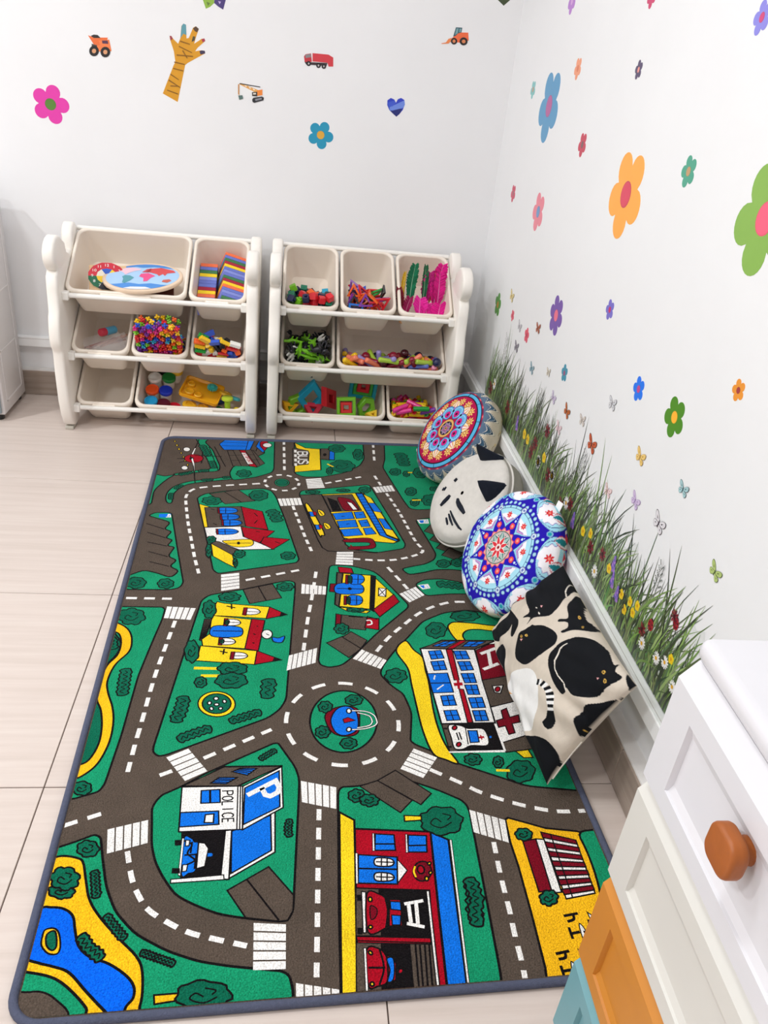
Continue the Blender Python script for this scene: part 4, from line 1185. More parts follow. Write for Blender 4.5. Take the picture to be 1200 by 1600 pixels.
# wooden clock and world map board
M, w = b_clock
M_WOOD = mat('pale wood', '#d8b48c', .5, .12, 14, stretch=(1, 8, 8))
iM = M.inverted()
def WM(p, e): return Matrix.Translation(p) @ Euler([radians(a) for a in e]).to_matrix().to_4x4()
ck = thing('wooden_clock', 'wooden learning clock with a coloured ring of numbers, behind the world map board', 'clock', M=WM((-1.338, -.205, .512), (34, 0, 10)))
MB().rbox((-.058, -.060, -.045), (.064, .055, -.002), .004).build('base_block', M_WOOD, ck)
dial = MB()
for i, c in enumerate(['#c42838', '#c8283c', '#d03040', '#1e6a48', '#1e6848', '#26262c', '#26262c', '#1f5a9a', '#d03040', '#e8e0d0', '#c42838', '#c8283c']):
    a0, a1 = pi/2+2*pi*i/12, pi/2+2*pi*(i+1)/12; dial.add([(r*cos(a), r*sin(a), .0035) for r, a in ((.034, a0), (.060, a0), (.0615, (a0+a1)/2), (.060, a1), (.034, a1))], [(0, 1, 2, 3, 4)], lin(c))
dial.lathe([(.0605, -.002), (.0605, .003)], 40, col=lin('#e8d8b8'))
for i, c in enumerate(['#f0c830', '#2a58b8', '#e8e0d0', '#f0c830', '#3a78c8', '#d8d0c0']):
    a0, a1 = 2*pi*i/6, 2*pi*(i+1)/6; dial.add([(0, 0, .0034), (.034*cos(a0), .034*sin(a0), .0034), (.034*cos((a0+a1)/2), .034*sin((a0+a1)/2), .0034), (.034*cos(a1), .034*sin(a1), .0034)], [(0, 1, 2, 3)], lin(c))
dial.build('dial', mat('painted dial', attr=True, rough=.4, var=.03), ck, False, True)
for h in range(1, 13):
    a = pi/2-2*pi*(h-.0)/12; fc = bpy.data.curves.new('numeral', 'FONT'); fc.body = str(h); fc.size = .016; fc.align_x = 'CENTER'; fc.align_y = 'CENTER'; fc.extrude = .0003; fc.materials.append(plastic('#f2f0ec'))
    fo = bpy.data.objects.new('numeral', fc); COL.objects.link(fo); bpy.context.view_layer.update(); nm_ = bpy.data.meshes.new_from_object(fo.evaluated_get(bpy.context.evaluated_depsgraph_get())); bpy.data.objects.remove(fo); fo = link('numeral', nm_, ck); fo.location = (.047*cos(a), .047*sin(a), .0042)
wb = thing('world_map_board', 'oval wooden world map puzzle board with blue oceans lying on top of the wide bin', 'puzzle board', M=WM((-1.216, -.222, .522), (12, -4, -4)))
MB().lathe([(.96, -.009), (.99, -.008), (1, -.005), (1, .002), (.985, .004), (.93, .004)], 56, Matrix.Diagonal((.134, .108, 1, 1))).build('board', mat('board wood', '#e8cdb2', .45, .06, 12), wb, 50)
mp = MB()
def ov(rx, ry, z, c, n=48): mp.add([(rx*cos(2*pi*k/n), ry*sin(2*pi*k/n), z) for k in range(n)], [tuple(range(n))], lin(c))
ov(.122, .096, .0044, '#a8cdf0')
def land(c, pts, z=.0050): mp.add([(x*.122, y*.096, z) for x, y in pts], [tuple(range(len(pts)))], lin(c))
arcp = lambda a0, a1, y: [(cos(radians(a)), sin(radians(a))) for a in np.linspace(a0, a1, 10)]
land('#3c8ad8', arcp(40, 140, 0)+[(-.55, .70), (-.3, .78), (-.1, .7), (.2, .78), (.5, .70)], .0047); land('#3c8ad8', arcp(220, 320, 0)+[(.6, -.62), (.3, -.52), (0, -.60), (-.3, -.5), (-.6, -.6)], .0047)
land('#f0c8d8', [(-.72, .62), (-.40, .72), (-.18, .62), (-.12, .52), (-.28, .44), (-.40, .30), (-.50, .12), (-.58, .28), (-.70, .42), (-.82, .46)]); land('#4a9aa8', [(-.50, .08), (-.36, .06), (-.22, -.10), (-.28, -.32), (-.40, -.55), (-.48, -.5), (-.50, -.2), (-.56, -.04)])
land('#e84888', [(-.08, .22), (.12, .28), (.26, .14), (.34, .06), (.24, -.10), (.18, -.36), (.08, -.40), (.04, -.12), (-.10, .0)]); land('#d84048', [(.02, .38), (.10, .62), (.40, .72), (.78, .52), (.86, .36), (.64, .28), (.60, .08), (.52, .22), (.44, .06), (.36, .20), (.20, .30)])
land('#c84858', [(-.08, .34), (.02, .60), (.14, .66), (.16, .42), (.08, .32)]); land('#c85a48', [(.60, -.24), (.76, -.18), (.84, -.30), (.74, -.46), (.58, -.40)])
land('#f0f0f8', arcp(248, 292, 0)+[(.2, -.82), (-.2, -.82)], .0052)
mp.build('printed_map', mat('printed map', attr=True, rough=.35, var=.02), wb, False, True)
o = MB().rbox((-.045, -.035, -.006), (.05, .03, .010), .002).build('boxed_puzzle', mat('dark wood', '#5a2a22', .5, .1), None); o.matrix_world = WM((-1.165, -.225, .478), (36, 0, 6)); tag(o, 'dark brown wooden puzzle block under the world map board', 'toy block')
# bags of sticks
M, w = b_bags; rr = random.Random(8)
for i in range(11):
    o = MB().rbox((-.0035, -.0016, -.05), (.0035, .0016, .05), .0012, 1).build('craft_stick', mat('stick wood %d' % (i % 3), ['#8a4838', '#c08a70', '#a06050'][i % 3], .6, .1), None); x = -.035+.0075*i
    o.matrix_world = M @ Matrix.Translation((x*.7-.003, .095+.002*i, -.080+.004*(i % 4))) @ Euler((radians(90+rr.uniform(-6, 6)), radians(rr.uniform(-20, 20)), radians(-62+rr.uniform(-12, 12)))).to_matrix().to_4x4(); tag(o, ['reddish', 'pale', 'brown'][i % 3]+' wooden craft stick inside a clear bag', 'stick', 'wooden sticks in clear bags')
gt = thing('glue_tube', 'blue and red tube lying on the bags of wooden sticks', 'tube', M=M @ WM((.002, .135, -.048), (60, 20, -50)) @ Matrix.Scale(1.25, 4))
MB().lathe([(.009, -.028), (.011, -.026), (.011, .010)], 16).build('tube_body', plastic('#5ab0d8'), gt, 40); MB().lathe([(.0112, .010), (.0112, .026), (.009, .029)], 16).build('cap', plastic('#c83048'), gt, 40)
def bag(sx, sy, M_, label):
    m = MB(); n = 14; rr = random.Random(sx*1e4)
    gz = [[.010*sin(pi*i/n)*sin(pi*j/n)+rr.uniform(-.0018, .0018) for j in range(n+1)] for i in range(n+1)]
    for sgn in (1, -1):
        vs = [(sx*(i/n-.5), sy*(j/n-.5), sgn*gz[i][j]) for i in range(n+1) for j in range(n+1)]; m.add(vs, [(i*(n+1)+j, (i+1)*(n+1)+j, (i+1)*(n+1)+j+1, i*(n+1)+j+1) for i in range(n) for j in range(n)])
    o = m.build('plastic_bag', mat('clear film', '#f4eeee', .12, .02, 30, alpha=.16), None, 60); o.matrix_world = M_; tag(o, label, 'bag')
bag(.13, .09, M @ WM((-.010, .092, -.066), (4, 0, 28)), 'clear plastic bag of reddish sticks at the back of the narrow bin'); bag(.12, .06, M @ WM((.024, .076, -.056), (10, -6, 32)), 'crumpled clear plastic bag of pale sticks at the front of the narrow bin')
# dough tubs and moulds
M, w = b_dough; hw = w/2
def tub(x, y, z, lid, nm, tilt=(0, 0), body='#f2eee6'):
    t = thing('dough_tub', f'dough tub with {nm} lid', 'tub', M=M @ WM((x, y+.014, z), (-15+tilt[0], tilt[1], 0)), group='dough tubs in the wide bin')
    MB().lathe([(.019, -.045), (.020, -.043), (.0215, -.004), (.0215, 0)], 22).build('pot', plastic(body), t, 40)
    MB().lathe([(.0238, -.008), (.0245, -.006), (.0245, .003), (.0225, .0055), (.019, .0058), (.0185, .004), (.003, .004)], 26).build('lid', plastic(lid), t, 40)
tub(-hw+.050, .150, -.045, '#f0ece4', 'white', (8, 0)); tub(-hw+.100, .155, -.048, '#1f8c3c', 'green', (5, 4)); tub(-hw+.122, .195, -.055, '#f0c028', 'yellow', (0, 6)); tub(-hw+.046, .098, -.050, '#f4581e', 'orange', (6, 0)); tub(-hw+.094, .098, -.052, '#1c38c0', 'dark blue', (4, 3)); tub(-hw+.046, .047, -.052, '#1e98cc', 'light blue', (4, 0)); tub(-hw+.090, .045, -.060, '#5a1420', 'maroon', (0, 4)); tub(-hw+.128, .040, -.072, '#c8142c', 'red', (-4, 6)); tub(-hw+.07, .215, -.08, '#1a1a1e', 'black', (0, 0))
yt = thing('yellow_mould_tray', 'translucent yellow dough mould tray with a turquoise gear on it', 'tray', M=M @ WM((.030, .112, -.048), (-14, 6, -14)) @ Matrix.Scale(1.12, 4))
MB().loft([rloop(.13-2*d, d-.05, .05-d, .012, z) for z, d in ((-.004, .004), (0, 0), (.010, 0), (.010, .004), (.002, .008))], True, True).build('tray', mat('clear yellow', '#f4ac1c', .25, .03, coat=.3), yt, 40)
for x, y, r in ((-.035, -.025, .016), (-.005, -.03, .013), (-.04, .012, .013)): MB().lathe([(r, .002), (r, .012), (r*.8, .014), (r*.75, .009)], 20, Matrix.Translation((x, y, 0))).build('mould_cup', plastic('#f0b020'), yt, 40)
gm = MB(); gm.prism([(r*cos(t), r*sin(t)) for k in range(14) for r, t in ((.013, 2*pi*k/14), (.017, 2*pi*(k+.25)/14), (.017, 2*pi*(k+.5)/14), (.013, 2*pi*(k+.75)/14))], 0, .008); gm.lathe([(.006, .008), (.006, .014), (.003, .014)], 12); gm.build('gear', plastic('#3cb0a8'), yt, 20, M=Matrix.Translation((.028, .02, .011)))
def disc_toy(name, hexc, x, y, z, e, label, R=.022, h=.014, n=20):
    o = MB().lathe([(R*.8, -h/2), (R, -h/2+.003), (R, h/2-.003), (R*.8, h/2), (R*.55, h/2), (R*.5, h/4)], n).build(name, plastic(hexc), None, 40); o.matrix_world = M @ WM((x, y, z), e); tag(o, label, 'dough toy', 'dough cutters in the wide bin'); return o
disc_toy('dough_cutter', '#f0b828', -.012, .062, -.066, (-20, 10, 0), 'yellow round cutter in front of the yellow tray', .026); disc_toy('dough_cutter', '#f4bc30', .034, .056, -.070, (-24, -8, 0), 'yellow round cutter right beside another in front of the tray', .024); disc_toy('dough_cutter', '#e83878', .076, .046, -.076, (-10, 0, 0), 'pink round cutter at the front edge of the bin', .018); disc_toy('dough_cutter', '#e0b01c', .116, .118, -.060, (-40, 25, 0), 'yellow ring cutter behind the lime roller', .024); disc_toy('dough_cutter', '#3cb0c0', .150, .095, -.055, (-50, 20, 0), 'turquoise round cutter beside the lime roller', .022); disc_toy('dough_cutter', '#18306a', .094, .085, -.074, (-60, -30, 0), 'navy round cutter beside the lime roller', .022); disc_toy('dough_cutter', '#2c8c3c', .100, .056, -.078, (-30, 30, 0), 'green round cutter under the lime roller', .018)
rl = thing('dough_press', 'lime green dough press with a round head standing among the cutters', 'dough toy', M=M @ WM((.126, .066, -.050), (-30, 8, 14)))
MB().lathe([(.010, -.042), (.011, -.04), (.011, .014)], 16).build('shaft', plastic('#a8d02c'), rl, 40); MB().lathe([(.018, .014), (.021, .017), (.021, .024), (.016, .028)], 20).build('head', plastic('#c4dc3c'), rl, 40)
o = MB().rbox((-.012, -.008, -.012), (.012, .008, .012), .005).build('dough_lump', plastic('#e8cc30'), None, 50); o.matrix_world = M @ WM((.160, .056, -.072), (20, 30, 10)); tag(o, 'small yellow lump of dough in the near corner of the bin', 'dough')

# ------------------------------------------------------------------ cushions
# colouring functions get t = distance from the middle of the face along the cover, in cushion radii, times pi/2
def polar_mesh(R, T, e1, e2, nr, nt, fn, seed, wr=.004):
    """puffy round cushion; fn(t, rho, th) colours it; t runs 0..pi from the middle of the face to the middle of the back"""
    ta = np.linspace(0, 1, nr+1)[1:-1]; t0_ = np.linspace(0, pi, 4000); ac = np.r_[0, np.cumsum(np.hypot(np.diff(R*np.sin(t0_)**e1), np.diff(T/2*np.sign(np.cos(t0_))*np.abs(np.cos(t0_))**e2)))]; t = np.interp(ta*ac[-1], ac, t0_); th = np.arange(nt)*2*pi/nt
    T_, TH_ = np.meshgrid(t, th, indexing='ij'); rng = np.random.default_rng(seed); ph = rng.uniform(0, 6, 12)
    w = sum(np.sin(k*TH_+ph[k])/(k+1) for k in (3, 5, 8, 11))*np.sin(T_)**2+.5*np.sin(9*T_+ph[0]+2*np.sin(TH_*2))*np.sin(T_)
    r = R*np.sin(T_)**e1*(1+wr*w/R*.5); z = T/2*np.sign(np.cos(T_))*np.abs(np.cos(T_))**e2+wr*.6*w*np.cos(T_)
    V = np.stack([r*np.cos(TH_), r*np.sin(TH_), z], -1).reshape(-1, 3); n = len(t)
    F = [(i*nt+j, (i+1)*nt+j, (i+1)*nt+(j+1) % nt, i*nt+(j+1) % nt) for i in range(n-1) for j in range(nt)]+[tuple(range(nt))[::-1], tuple((n-1)*nt+j for j in range(nt))]
    me = bpy.data.meshes.new('cover'); me.from_pydata(V.tolist(), [], F); me.polygons.foreach_set('use_smooth', [True]*len(F))
    tf = np.linspace(0, pi, 4000); ar = np.r_[0, np.cumsum(np.hypot(np.diff(R*np.sin(tf)**e1), np.diff(T/2*np.sign(np.cos(tf))*np.abs(np.cos(tf))**e2)))]/R
    vcolors(me, fn(np.interp(T_.ravel(), tf, ar)*pi/2, (r/R).ravel(), TH_.ravel())); return me
def frame_m(c, be, ga, roll=0):
    be, ga = radians(be), radians(ga); n = Vector((-cos(be)*cos(ga), -cos(be)*sin(ga), sin(be))); a = Vector((0, 0, 1)).cross(n).normalized(); b = n.cross(a)
    m = Matrix((a, b, n)).transposed().to_4x4(); m.translation = Vector(c); return m @ Matrix.Rotation(radians(roll), 4, 'Z')
def tri(x): return np.abs((x % 1)-.5)*2                    # 1 at whole numbers, 0 between
class Paint:
    def __init__(s, n, base): s.c = np.tile(np.array(lin(base)), (n, 1))
    def put(s, m, h): s.c[m] = lin(h)
def petal(th, n, rho, r0, r1, wmax, off=0, sharp=1.0):
    """signed fraction (<1 inside) of n petals between radii r0 and r1"""
    u = np.clip((rho-r0)/(r1-r0), 0, 1); d = np.abs(((th/(2*pi/n)+off+.5) % 1)-.5)*2*pi/n*rho; w = wmax*np.sin(pi*u**sharp)
    return np.where((rho > r0) & (rho < r1), d/np.maximum(w, 1e-4), 9)
def ogee(th, n, rho, r0, r1, w0):
    u = np.clip((rho-r0)/(r1-r0), 0, 1); d = np.abs(((th/(2*pi/n)+.5) % 1)-.5)*2*pi/n*rho; return np.where((rho > r0) & (rho < r1), d/np.maximum(w0*(1-u)**.9*(1+.25*np.sin(2*pi*u)), 1e-4), 9)
def dots(th, n, rho, rc, rad, off=0):
    d = (((th/(2*pi/n)+off+.5) % 1)-.5)*2*pi/n*rc; return np.hypot(d, rho-rc)/rad
M_COTTON = mat('printed cotton', attr=True, rough=.9, var=.05, nscale=60, bump=.35, bscale=700, spec=.2)
def blue_mandala(t, rho, th):
    r = t/(pi/2); P = Paint(len(t), '#2312a8')
    # between the star petals: white fields edged in pale blue with a red flower
    P.put(r < .66, '#f2eef4'); P.put((r > .56) & (r < .66), '#a8dcec'); f = ogee(th, 8, r, .26, .655, .150)
    sc = (r > .28) & (r < .5); P.put(sc & (f > 1) & (f < 1.9), '#c8a8dc'); P.put(sc & (f > 1.55) & (f < 1.72), '#50408c'); P.put((f > 1.3) & (f < 1.42) & (r < .6), '#e888c8')
    dd = dots(th, 8, r, .535, .058, .5); an = np.arctan2(r-.535, (((th/(2*pi/8)+1) % 1)-.5)*2*pi/8*.535); P.put(dd < .78+.22*np.cos(7*an), '#d8242e'); P.put(dd < .3, '#f08878')
    P.put(f < 1.22, '#3c5a9a'); P.put(f < 1.14, '#9ad4ec'); P.put(f < .86, '#2c4c94'); P.put(f < .76, '#2412b0')
    d2 = dots(th, 8, r, .385, .050, 0); P.put(d2 < 1, '#e84848'); P.put(d2 < .5, '#f29a88'); d3 = dots(th, 8, r, .475, .020, 0); P.put(d3 < 1, '#c8e4f4'); P.put(dots(th, 8, r, .52, .010, 0) < 1, '#c8e4f4')
    # centre flower
    P.put(r < .30+.018*np.cos(16*th), '#e0484c'); P.put(r < .285+.018*np.cos(16*th), '#e8a89c'); P.put(r < .265, '#3c6a64'); g = petal(th, 8, r, .09, .262, .060, .5, .7)
    P.put((r < .25) & (r > .2), '#c8b8b8'); P.put(g < 1.25, '#e8e0dc'); P.put(g < .95, '#2e6a62'); P.put(g < .5, '#a8c0bc'); g2 = petal(th, 8, r, .03, .19, .034, 0, .8); P.put(g2 < 1.3, '#f0e8e4'); P.put(g2 < .85, '#d83440')
    P.put(r < .055, '#e8dcd8'); P.put(r < .03, '#d04850')
    # rope ring, dots and the outer band
    P.put((r > .645) & (r < .70), '#24407c'); P.put((r > .655) & (r < .69), '#a4d8ea'); P.put((r > .655) & (r < .69) & (tri(th*34/(2*pi)) > .8), '#5a88b0')
    a = dots(th, 48, r, .745, .034, 0); P.put(a < 1, '#4c6ca8'); P.put(a < .8, '#a8d4e4'); k = dots(th, 8, r, .68, .055, 0); P.put(k < 1, '#5c5aa0'); P.put(k < .75, '#d8e8f0'); P.put(k < .4, '#6c78b8')
    o = (r > .80); f = petal(th, 8, r, .785, 1.46, .335, .5, .75); P.put(o & (f < 1.10), '#34508c'); P.put(o & (f < 1.06), '#9cd2e8'); P.put(o & (f < .90), '#30407c'); P.put(o & (f < .86), '#a8dcec'); P.put(o & (f < .70+.06*np.sin(r*60)), '#8a70b8'); P.put(o & (f < .66+.06*np.sin(r*60)), '#f2eef4'); P.put(o & (f < .66) & (r > 1.10), '#a8dcec')
    d = dots(th, 8, r, .98, .075, .5); an = np.arctan2(r-.98, (((th/(2*pi/8)+1) % 1)-.5)*2*pi/8*.98); P.put(d < .78+.22*np.cos(7*an), '#d8242e'); P.put(d < .3, '#f08878'); d = dots(th, 8, r, .93, .05, 0); P.put(d < 1, '#88b8d8'); P.put(d < .6, '#1a9aa8'); d = dots(th, 16, r, .83, .022, .25); P.put(d < 1, '#a8d4e8')
    e = petal(th, 16, r, 1.0, 1.4, .10, .25, .8); P.put(e < 1.2, '#c03040'); P.put(e < .95, '#e8dce4'); P.put(e < .6, '#20808c')
    s = (r > 1.2) & (r < 1.8); P.put(s & (tri(th*20/(2*pi)+r*2) > .6), '#e84a5a'); P.put(s & (tri(th*26/(2*pi)-r*3) > .75), '#e8e4ea'); P.put((r > 1.32) & (r < 1.36), '#22386c'); P.put(r > 1.8, '#2c1aa8'); return P.c
def red_mandala(t, rho, th):
    r = t/(pi/2); P = Paint(len(t), '#d8cbb6')
    P.put(r < .80, '#b0124a')
    a = dots(th, 16, r, .62, .105, .5)
    da = (((th/(2*pi/16)+.5+.5) % 1)-.5)*2*pi/16*.62; ang = np.arctan2(r-.62, da); P.put((a < .72+.28*np.cos(9*ang)) & (r < .78), '#f4cc6c'); P.put(a < .38, '#a84a30'); P.put(a < .22, '#f4dc90')
    f = petal(th, 8, r, .36, .66, .105, .5, .8); P.put(f < 1.25, '#8a0c38'); P.put(f < 1.1, '#f6e8d8'); P.put(f < .7, '#f0d480'); P.put(f < .4, '#e07888'); P.put(f < .18, '#f6f0e0')
    d = dots(th, 8, r, .385, .150, 0); P.put(d < 1.07, '#284a8c'); P.put(d < .98, '#5aa8d8'); P.put((d < .84) & (d > .70), '#9accee'); P.put((d < .70) & (tri(th*48/(2*pi)+r*9) > .8), '#88c0e4'); d = dots(th, 8, r, .345, .070, 0); P.put(d < 1.15, '#6a3aa0'); P.put(d < 1, '#d81c7c'); P.put(d < .45, '#2c1830')
    P.put(dots(th, 8, r, .40, .03, .5) < 1, '#201828'); P.put(dots(th, 8, r, .46, .028, .5) < 1, '#9a6ac0')
    P.put(r < .215, '#1c1c34'); P.put((r > .155) & (r < .205), '#e8b468'); P.put((r > .155) & (r < .205) & (tri(th*30/(2*pi)) > .85), '#b88040'); g = petal(th, 8, r, .02, .15, .032, 0, .8); P.put(g < 1.3, '#d8d4dc'); P.put(g < .9, '#3c4c7c'); P.put(g < .4, '#c86a90'); P.put(r < .03, '#e8b468')
    P.put((r > .765) & (r < .865), '#161626'); P.put((r > .782) & (r < .848), '#58aed8'); P.put((r > .782) & (r < .848) & (tri(th*11/(2*pi)) > .97), '#161626')
    o = r > .865; n = 22
    u = tri(th*n/(2*pi)+.5); P.put(o & (r < .92+.03*u), '#a8284c'); d = dots(th, n, r, .905, .035, .5); P.put(o & (d < 1), '#e86a70')
    for k, (b, c) in enumerate([(1.26, '#8a8478'), (1.245, '#f0e8d8'), (1.20, '#2c4860'), (1.15, '#e4e4dc'), (1.135, '#4a6a84'), (1.08, '#3a566e'), (1.045, '#e0d8d0'), (1.03, '#5a7088')]):
        edge = .93+(b-.93)*(1-np.abs(tri(th*n/(2*pi)))**1.3); P.put(o & (r > .90) & (r < edge), c)
    P.put(o & (r < .90) & (d > 1) & (u < .5), '#7a2a50'); P.put((r > 1.5) & (r < 1.52), '#a89c88'); s = (r > 1.27) & (r < 1.5); P.put(s & (np.abs(r-1.38-.05*np.sin(th*n)) < .008), '#b09a70'); P.put(s & (dots(th, n, r, 1.36, .03, 0) < 1), '#e0c890'); return P.c
def round_cushion(name, label, c, be, ga, roll, R, T, fn, seed, nr=300, nt=420, e=(.45, .75)):
    t = thing(name, label, 'cushion', M=frame_m(c, be, ga, roll), group='cushions leaning on the side wall')
    me = polar_mesh(R, T, e[0], e[1], nr, nt, fn, seed); me.materials.append(M_COTTON); link('cover', me, t); return t
round_cushion('round_cushion', 'round crimson mandala cushion, farthest along the wall', (-.139, -.613, .163), 36, 12, 8, .168, .125, red_mandala, 2)
bc = round_cushion('round_cushion', 'round royal blue mandala cushion between the two cat cushions', (-.127, -1.332, .163), 29, 14, 4, .168, .10, blue_mandala, 4, e=(.5, .8))
MB().rbox((-.011, -.001, 0), (.011, .001, .024), .0008, 1).build('care_tag', mat('tag cloth', '#f2f0ee', .8), bc, M=Matrix.Translation((.045, .158, -.004)) @ Matrix.Rotation(radians(-80), 4, 'X'))
# grey cat face cushion
M_VEL = mat('grey velvet', attr=True, rough=.85, var=.06, nscale=14, bump=.3, bscale=60, spec=.25); M_NAVY = mat('navy velvet', '#121826', .8, .15, 30, bump=.3, bscale=120, spec=.3)
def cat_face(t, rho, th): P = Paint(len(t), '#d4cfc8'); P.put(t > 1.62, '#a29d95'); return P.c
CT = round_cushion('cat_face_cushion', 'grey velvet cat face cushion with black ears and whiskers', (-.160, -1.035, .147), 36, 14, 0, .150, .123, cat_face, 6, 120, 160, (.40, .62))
def face_pt(x, y, R=.150, T=.123, lift=.0008):
    rr_ = min(.999, math.hypot(x, y)/R); st = rr_**(1/.40); tt = math.asin(min(1, st)); return Vector((x, y, T/2*cos(tt)**.62+lift))
tt = math.asin(.985); rs_ = .150*sin(tt)**.40
MB().tube([(rs_*1.008*cos(a), rs_*1.008*sin(a), .123/2*cos(tt)**.62) for a in np.linspace(0, 2*pi, 73)[:-1]], .0032, 8, True).build('piping', mat('piping cloth', '#d4cfc8', .85), CT, 60)
def mark(name, pts, w):
    p = [face_pt(x, y) for x, y in pts]; n = len(p); MB().tube(p, [1.3*w*(.4+.6*sin(pi*(i+.5)/n)) for i in range(n)], 6).build(name, M_NAVY, CT, 60)
mark('eye', [(-.0373, -.0723), (-.0354, -.0566), (-.0335, -.0409), (-.0345, -.0310)], .0055)
mark('eye', [(.004, -.021), (.012, -.0255), (.0271, -.0288), (.0405, -.0300), (.0537, -.0317), (.068, -.0335)], .0062)
for pts in ([(.0132, -.0601), (.036, -.065), (.0578, -.069), (.0855, -.0724), (.098, -.0712)], [(.0172, -.0696), (.0290, -.0732), (.0402, -.0767), (.060, -.0820)], [(.0191, -.0826), (.030, -.087), (.0411, -.0923)], [(-.0735, -.036), (-.076, -.024)], [(-.079, -.040), (-.081, -.030)]): mark('whisker', pts, .0030)
mark('nose', [(-.062, .006), (-.061, .0165)], .0045)

def ear(x, y, rz, s=1):
    m = MB(); P0 = face_pt(x, y, lift=-.008)
    prof = []
    for i in range(9):
        u = i/8; w_ = .040*s*(1-u)**.75+.001; th_ = .014*s*(1-u)+.002
        prof.append([Vector((w_*cos(a), th_*sin(a)+.012*u*u, -.01+.078*s*u)) for a in np.linspace(0, 2*pi, 15)[:-1]])
    m.loft(prof); q = thing_part(m, 'ear', M_NAVY, CT, Matrix.Translation(P0) @ Matrix.Rotation(radians(rz), 4, 'Z'))
def thing_part(m, name, mt, parent, M_): return m.build(name, mt, parent, 60, M=M_)
ear(.098, .066, 98)
ear(-.022, .124, 42)

# square cat print cushion
CATS = [['k',4,992,25,879,38,725,46,642,175,633,283,638,283,558,329,629,358,571,350,662,412,788,400,846,371,904,317,946,262,1000,179,1000,0,1000],['k',46,512,79,383,88,229,38,12,108,25,200,125,246,262,254,388,254,417,296,367,321,362,338,396,321,483,275,504,233,488,0,379],['k',388,621,404,638,446,708,512,762,567,775,604,742,608,667,600,492,571,404,521,354,479,333,446,354,400,421,371,479,383,542],['k',317,987,358,962,412,938,488,904,475,854,488,833,517,888,554,871,550,817,567,821,583,896,617,992,554,996,525,987,408,1000,358,1000,308,1000],['k',625,854,621,779,633,667,675,608,733,579,783,562,812,558,846,562,854,604,842,625,892,633,933,692,954,775,954,867,942,967,896,958,858,996,854,975,775,992,700,979,662,942,633,892],['k',921,1000,942,1000,1000,1000,1000,933,992,954],['k',1000,904,1000,938,1000,917],['k',1000,846,975,738,958,638,958,542,979,488,996,454,1000,462,1000,546,1000,692,1000,871],['k',850,146,788,29,817,25,871,21,938,12,1000,0,1000,0,1000,38,1000,167,1000,200,979,246,921,233],['k',296,225,238,117,258,42,429,46,483,46,429,133,338,229],['w',608,421,571,358,529,267,500,154,508,46,612,46,712,38,762,33,821,183,800,321,750,412,692,454,650,458],['k',700,458,717,421,729,438,712,475],['w',712,475,729,438,742,454,721,492],['k',733,500,733,446,750,454,750,508],['w',750,508,750,454,767,462,767,517],['k',775,521,762,462,779,462,792,517],['w',792,517,779,462,796,462,804,517],['k',808,517,792,462,804,454,825,508],['w',825,508,804,454,817,446,838,500],['k',838,496,817,446,825,433,850,483],['w',850,483,825,433,838,421,862,471],['k',862,467,838,425,846,408,871,450],['w',871,450,846,408,854,392,879,433],['k',850,388,879,438,904,388,912,333,904,300,883,288,862,296,862,346],['l',650,817,646,817,646,746,654,746],['l',654,746,646,742,683,667,692,671],['l',688,671,683,662,729,625,729,633],['l',729,633,729,625,762,617,767,625],['l',767,625,767,617,817,625,817,633],['l',821,633,817,625,854,604,854,612],['l',200,1000,192,1000,229,979,238,979],['l',238,979,229,979,262,954,271,958],['l',267,958,267,954,312,946,308,954],['y',883,912,892,900,892,892,883,892,879,892,871,904,871,912,875,912],['k',883,904,888,900,888,896,883,896,879,900,875,904,875,908,875,908],['y',929,883,938,875,938,862,929,862,925,867,917,879,917,888,925,888],['k',929,879,933,871,933,867,929,871,925,875,921,879,921,883,925,883],['y',504,971,512,967,512,962,512,958,504,958,496,962,488,971,496,971],['k',504,967,508,967,512,962,508,962,504,962,496,967,496,967,496,971],['y',579,954,583,950,583,946,579,946,575,946,567,950,567,954,567,958],['k',575,954,579,950,583,946,579,946,575,950,571,950,567,954,571,954],['y',412,500,417,492,417,483,408,475,400,475,396,483,396,492,404,500],['k',408,492,412,488,412,483,408,483,404,483,400,488,400,492,404,496],['y',438,550,442,546,438,533,429,525,421,521,417,529,421,542,429,550],['k',433,542,433,538,433,533,433,533,429,533,425,538,425,542,429,542],['y',1000,512,1000,504,1000,496,1000,492,996,504,996,512,1000,512,1000,517],['k',1000,508,1000,504,1000,500,1000,500,1000,504,1000,508,1000,508,1000,508],['y',1000,550,1000,542,1000,538,1000,533,1000,538,1000,542,1000,550,1000,554],['k',1000,546,1000,542,1000,538,1000,538,1000,542,1000,546,1000,550,1000,550],['p',292,750,304,771,317,754],['p',892,846,900,858,904,842],['p',1000,554,1000,567,1000,546],['p',412,462,429,492,433,467],['o',575,96,533,29,550,46,542,42,538,50,529,50,554,88,496,12],['l',329,717,350,725,358,717,342,708],['l',279,708,296,721,300,717,288,704],['o',0,1000,17,1000,62,1000,50,1000],['o',88,1000,112,1000,150,1000,138,1000],['o',179,1000,200,1000,279,1000,267,1000]]
QA, QD, QB, QC = (np.array(v) for v in ((-0.1950, -1.5000, 0.0450), (-0.1850, -1.9650, 0.0350), (-0.0750, -1.5411, 0.2668), (-0.0850, -1.9906, 0.3123)))
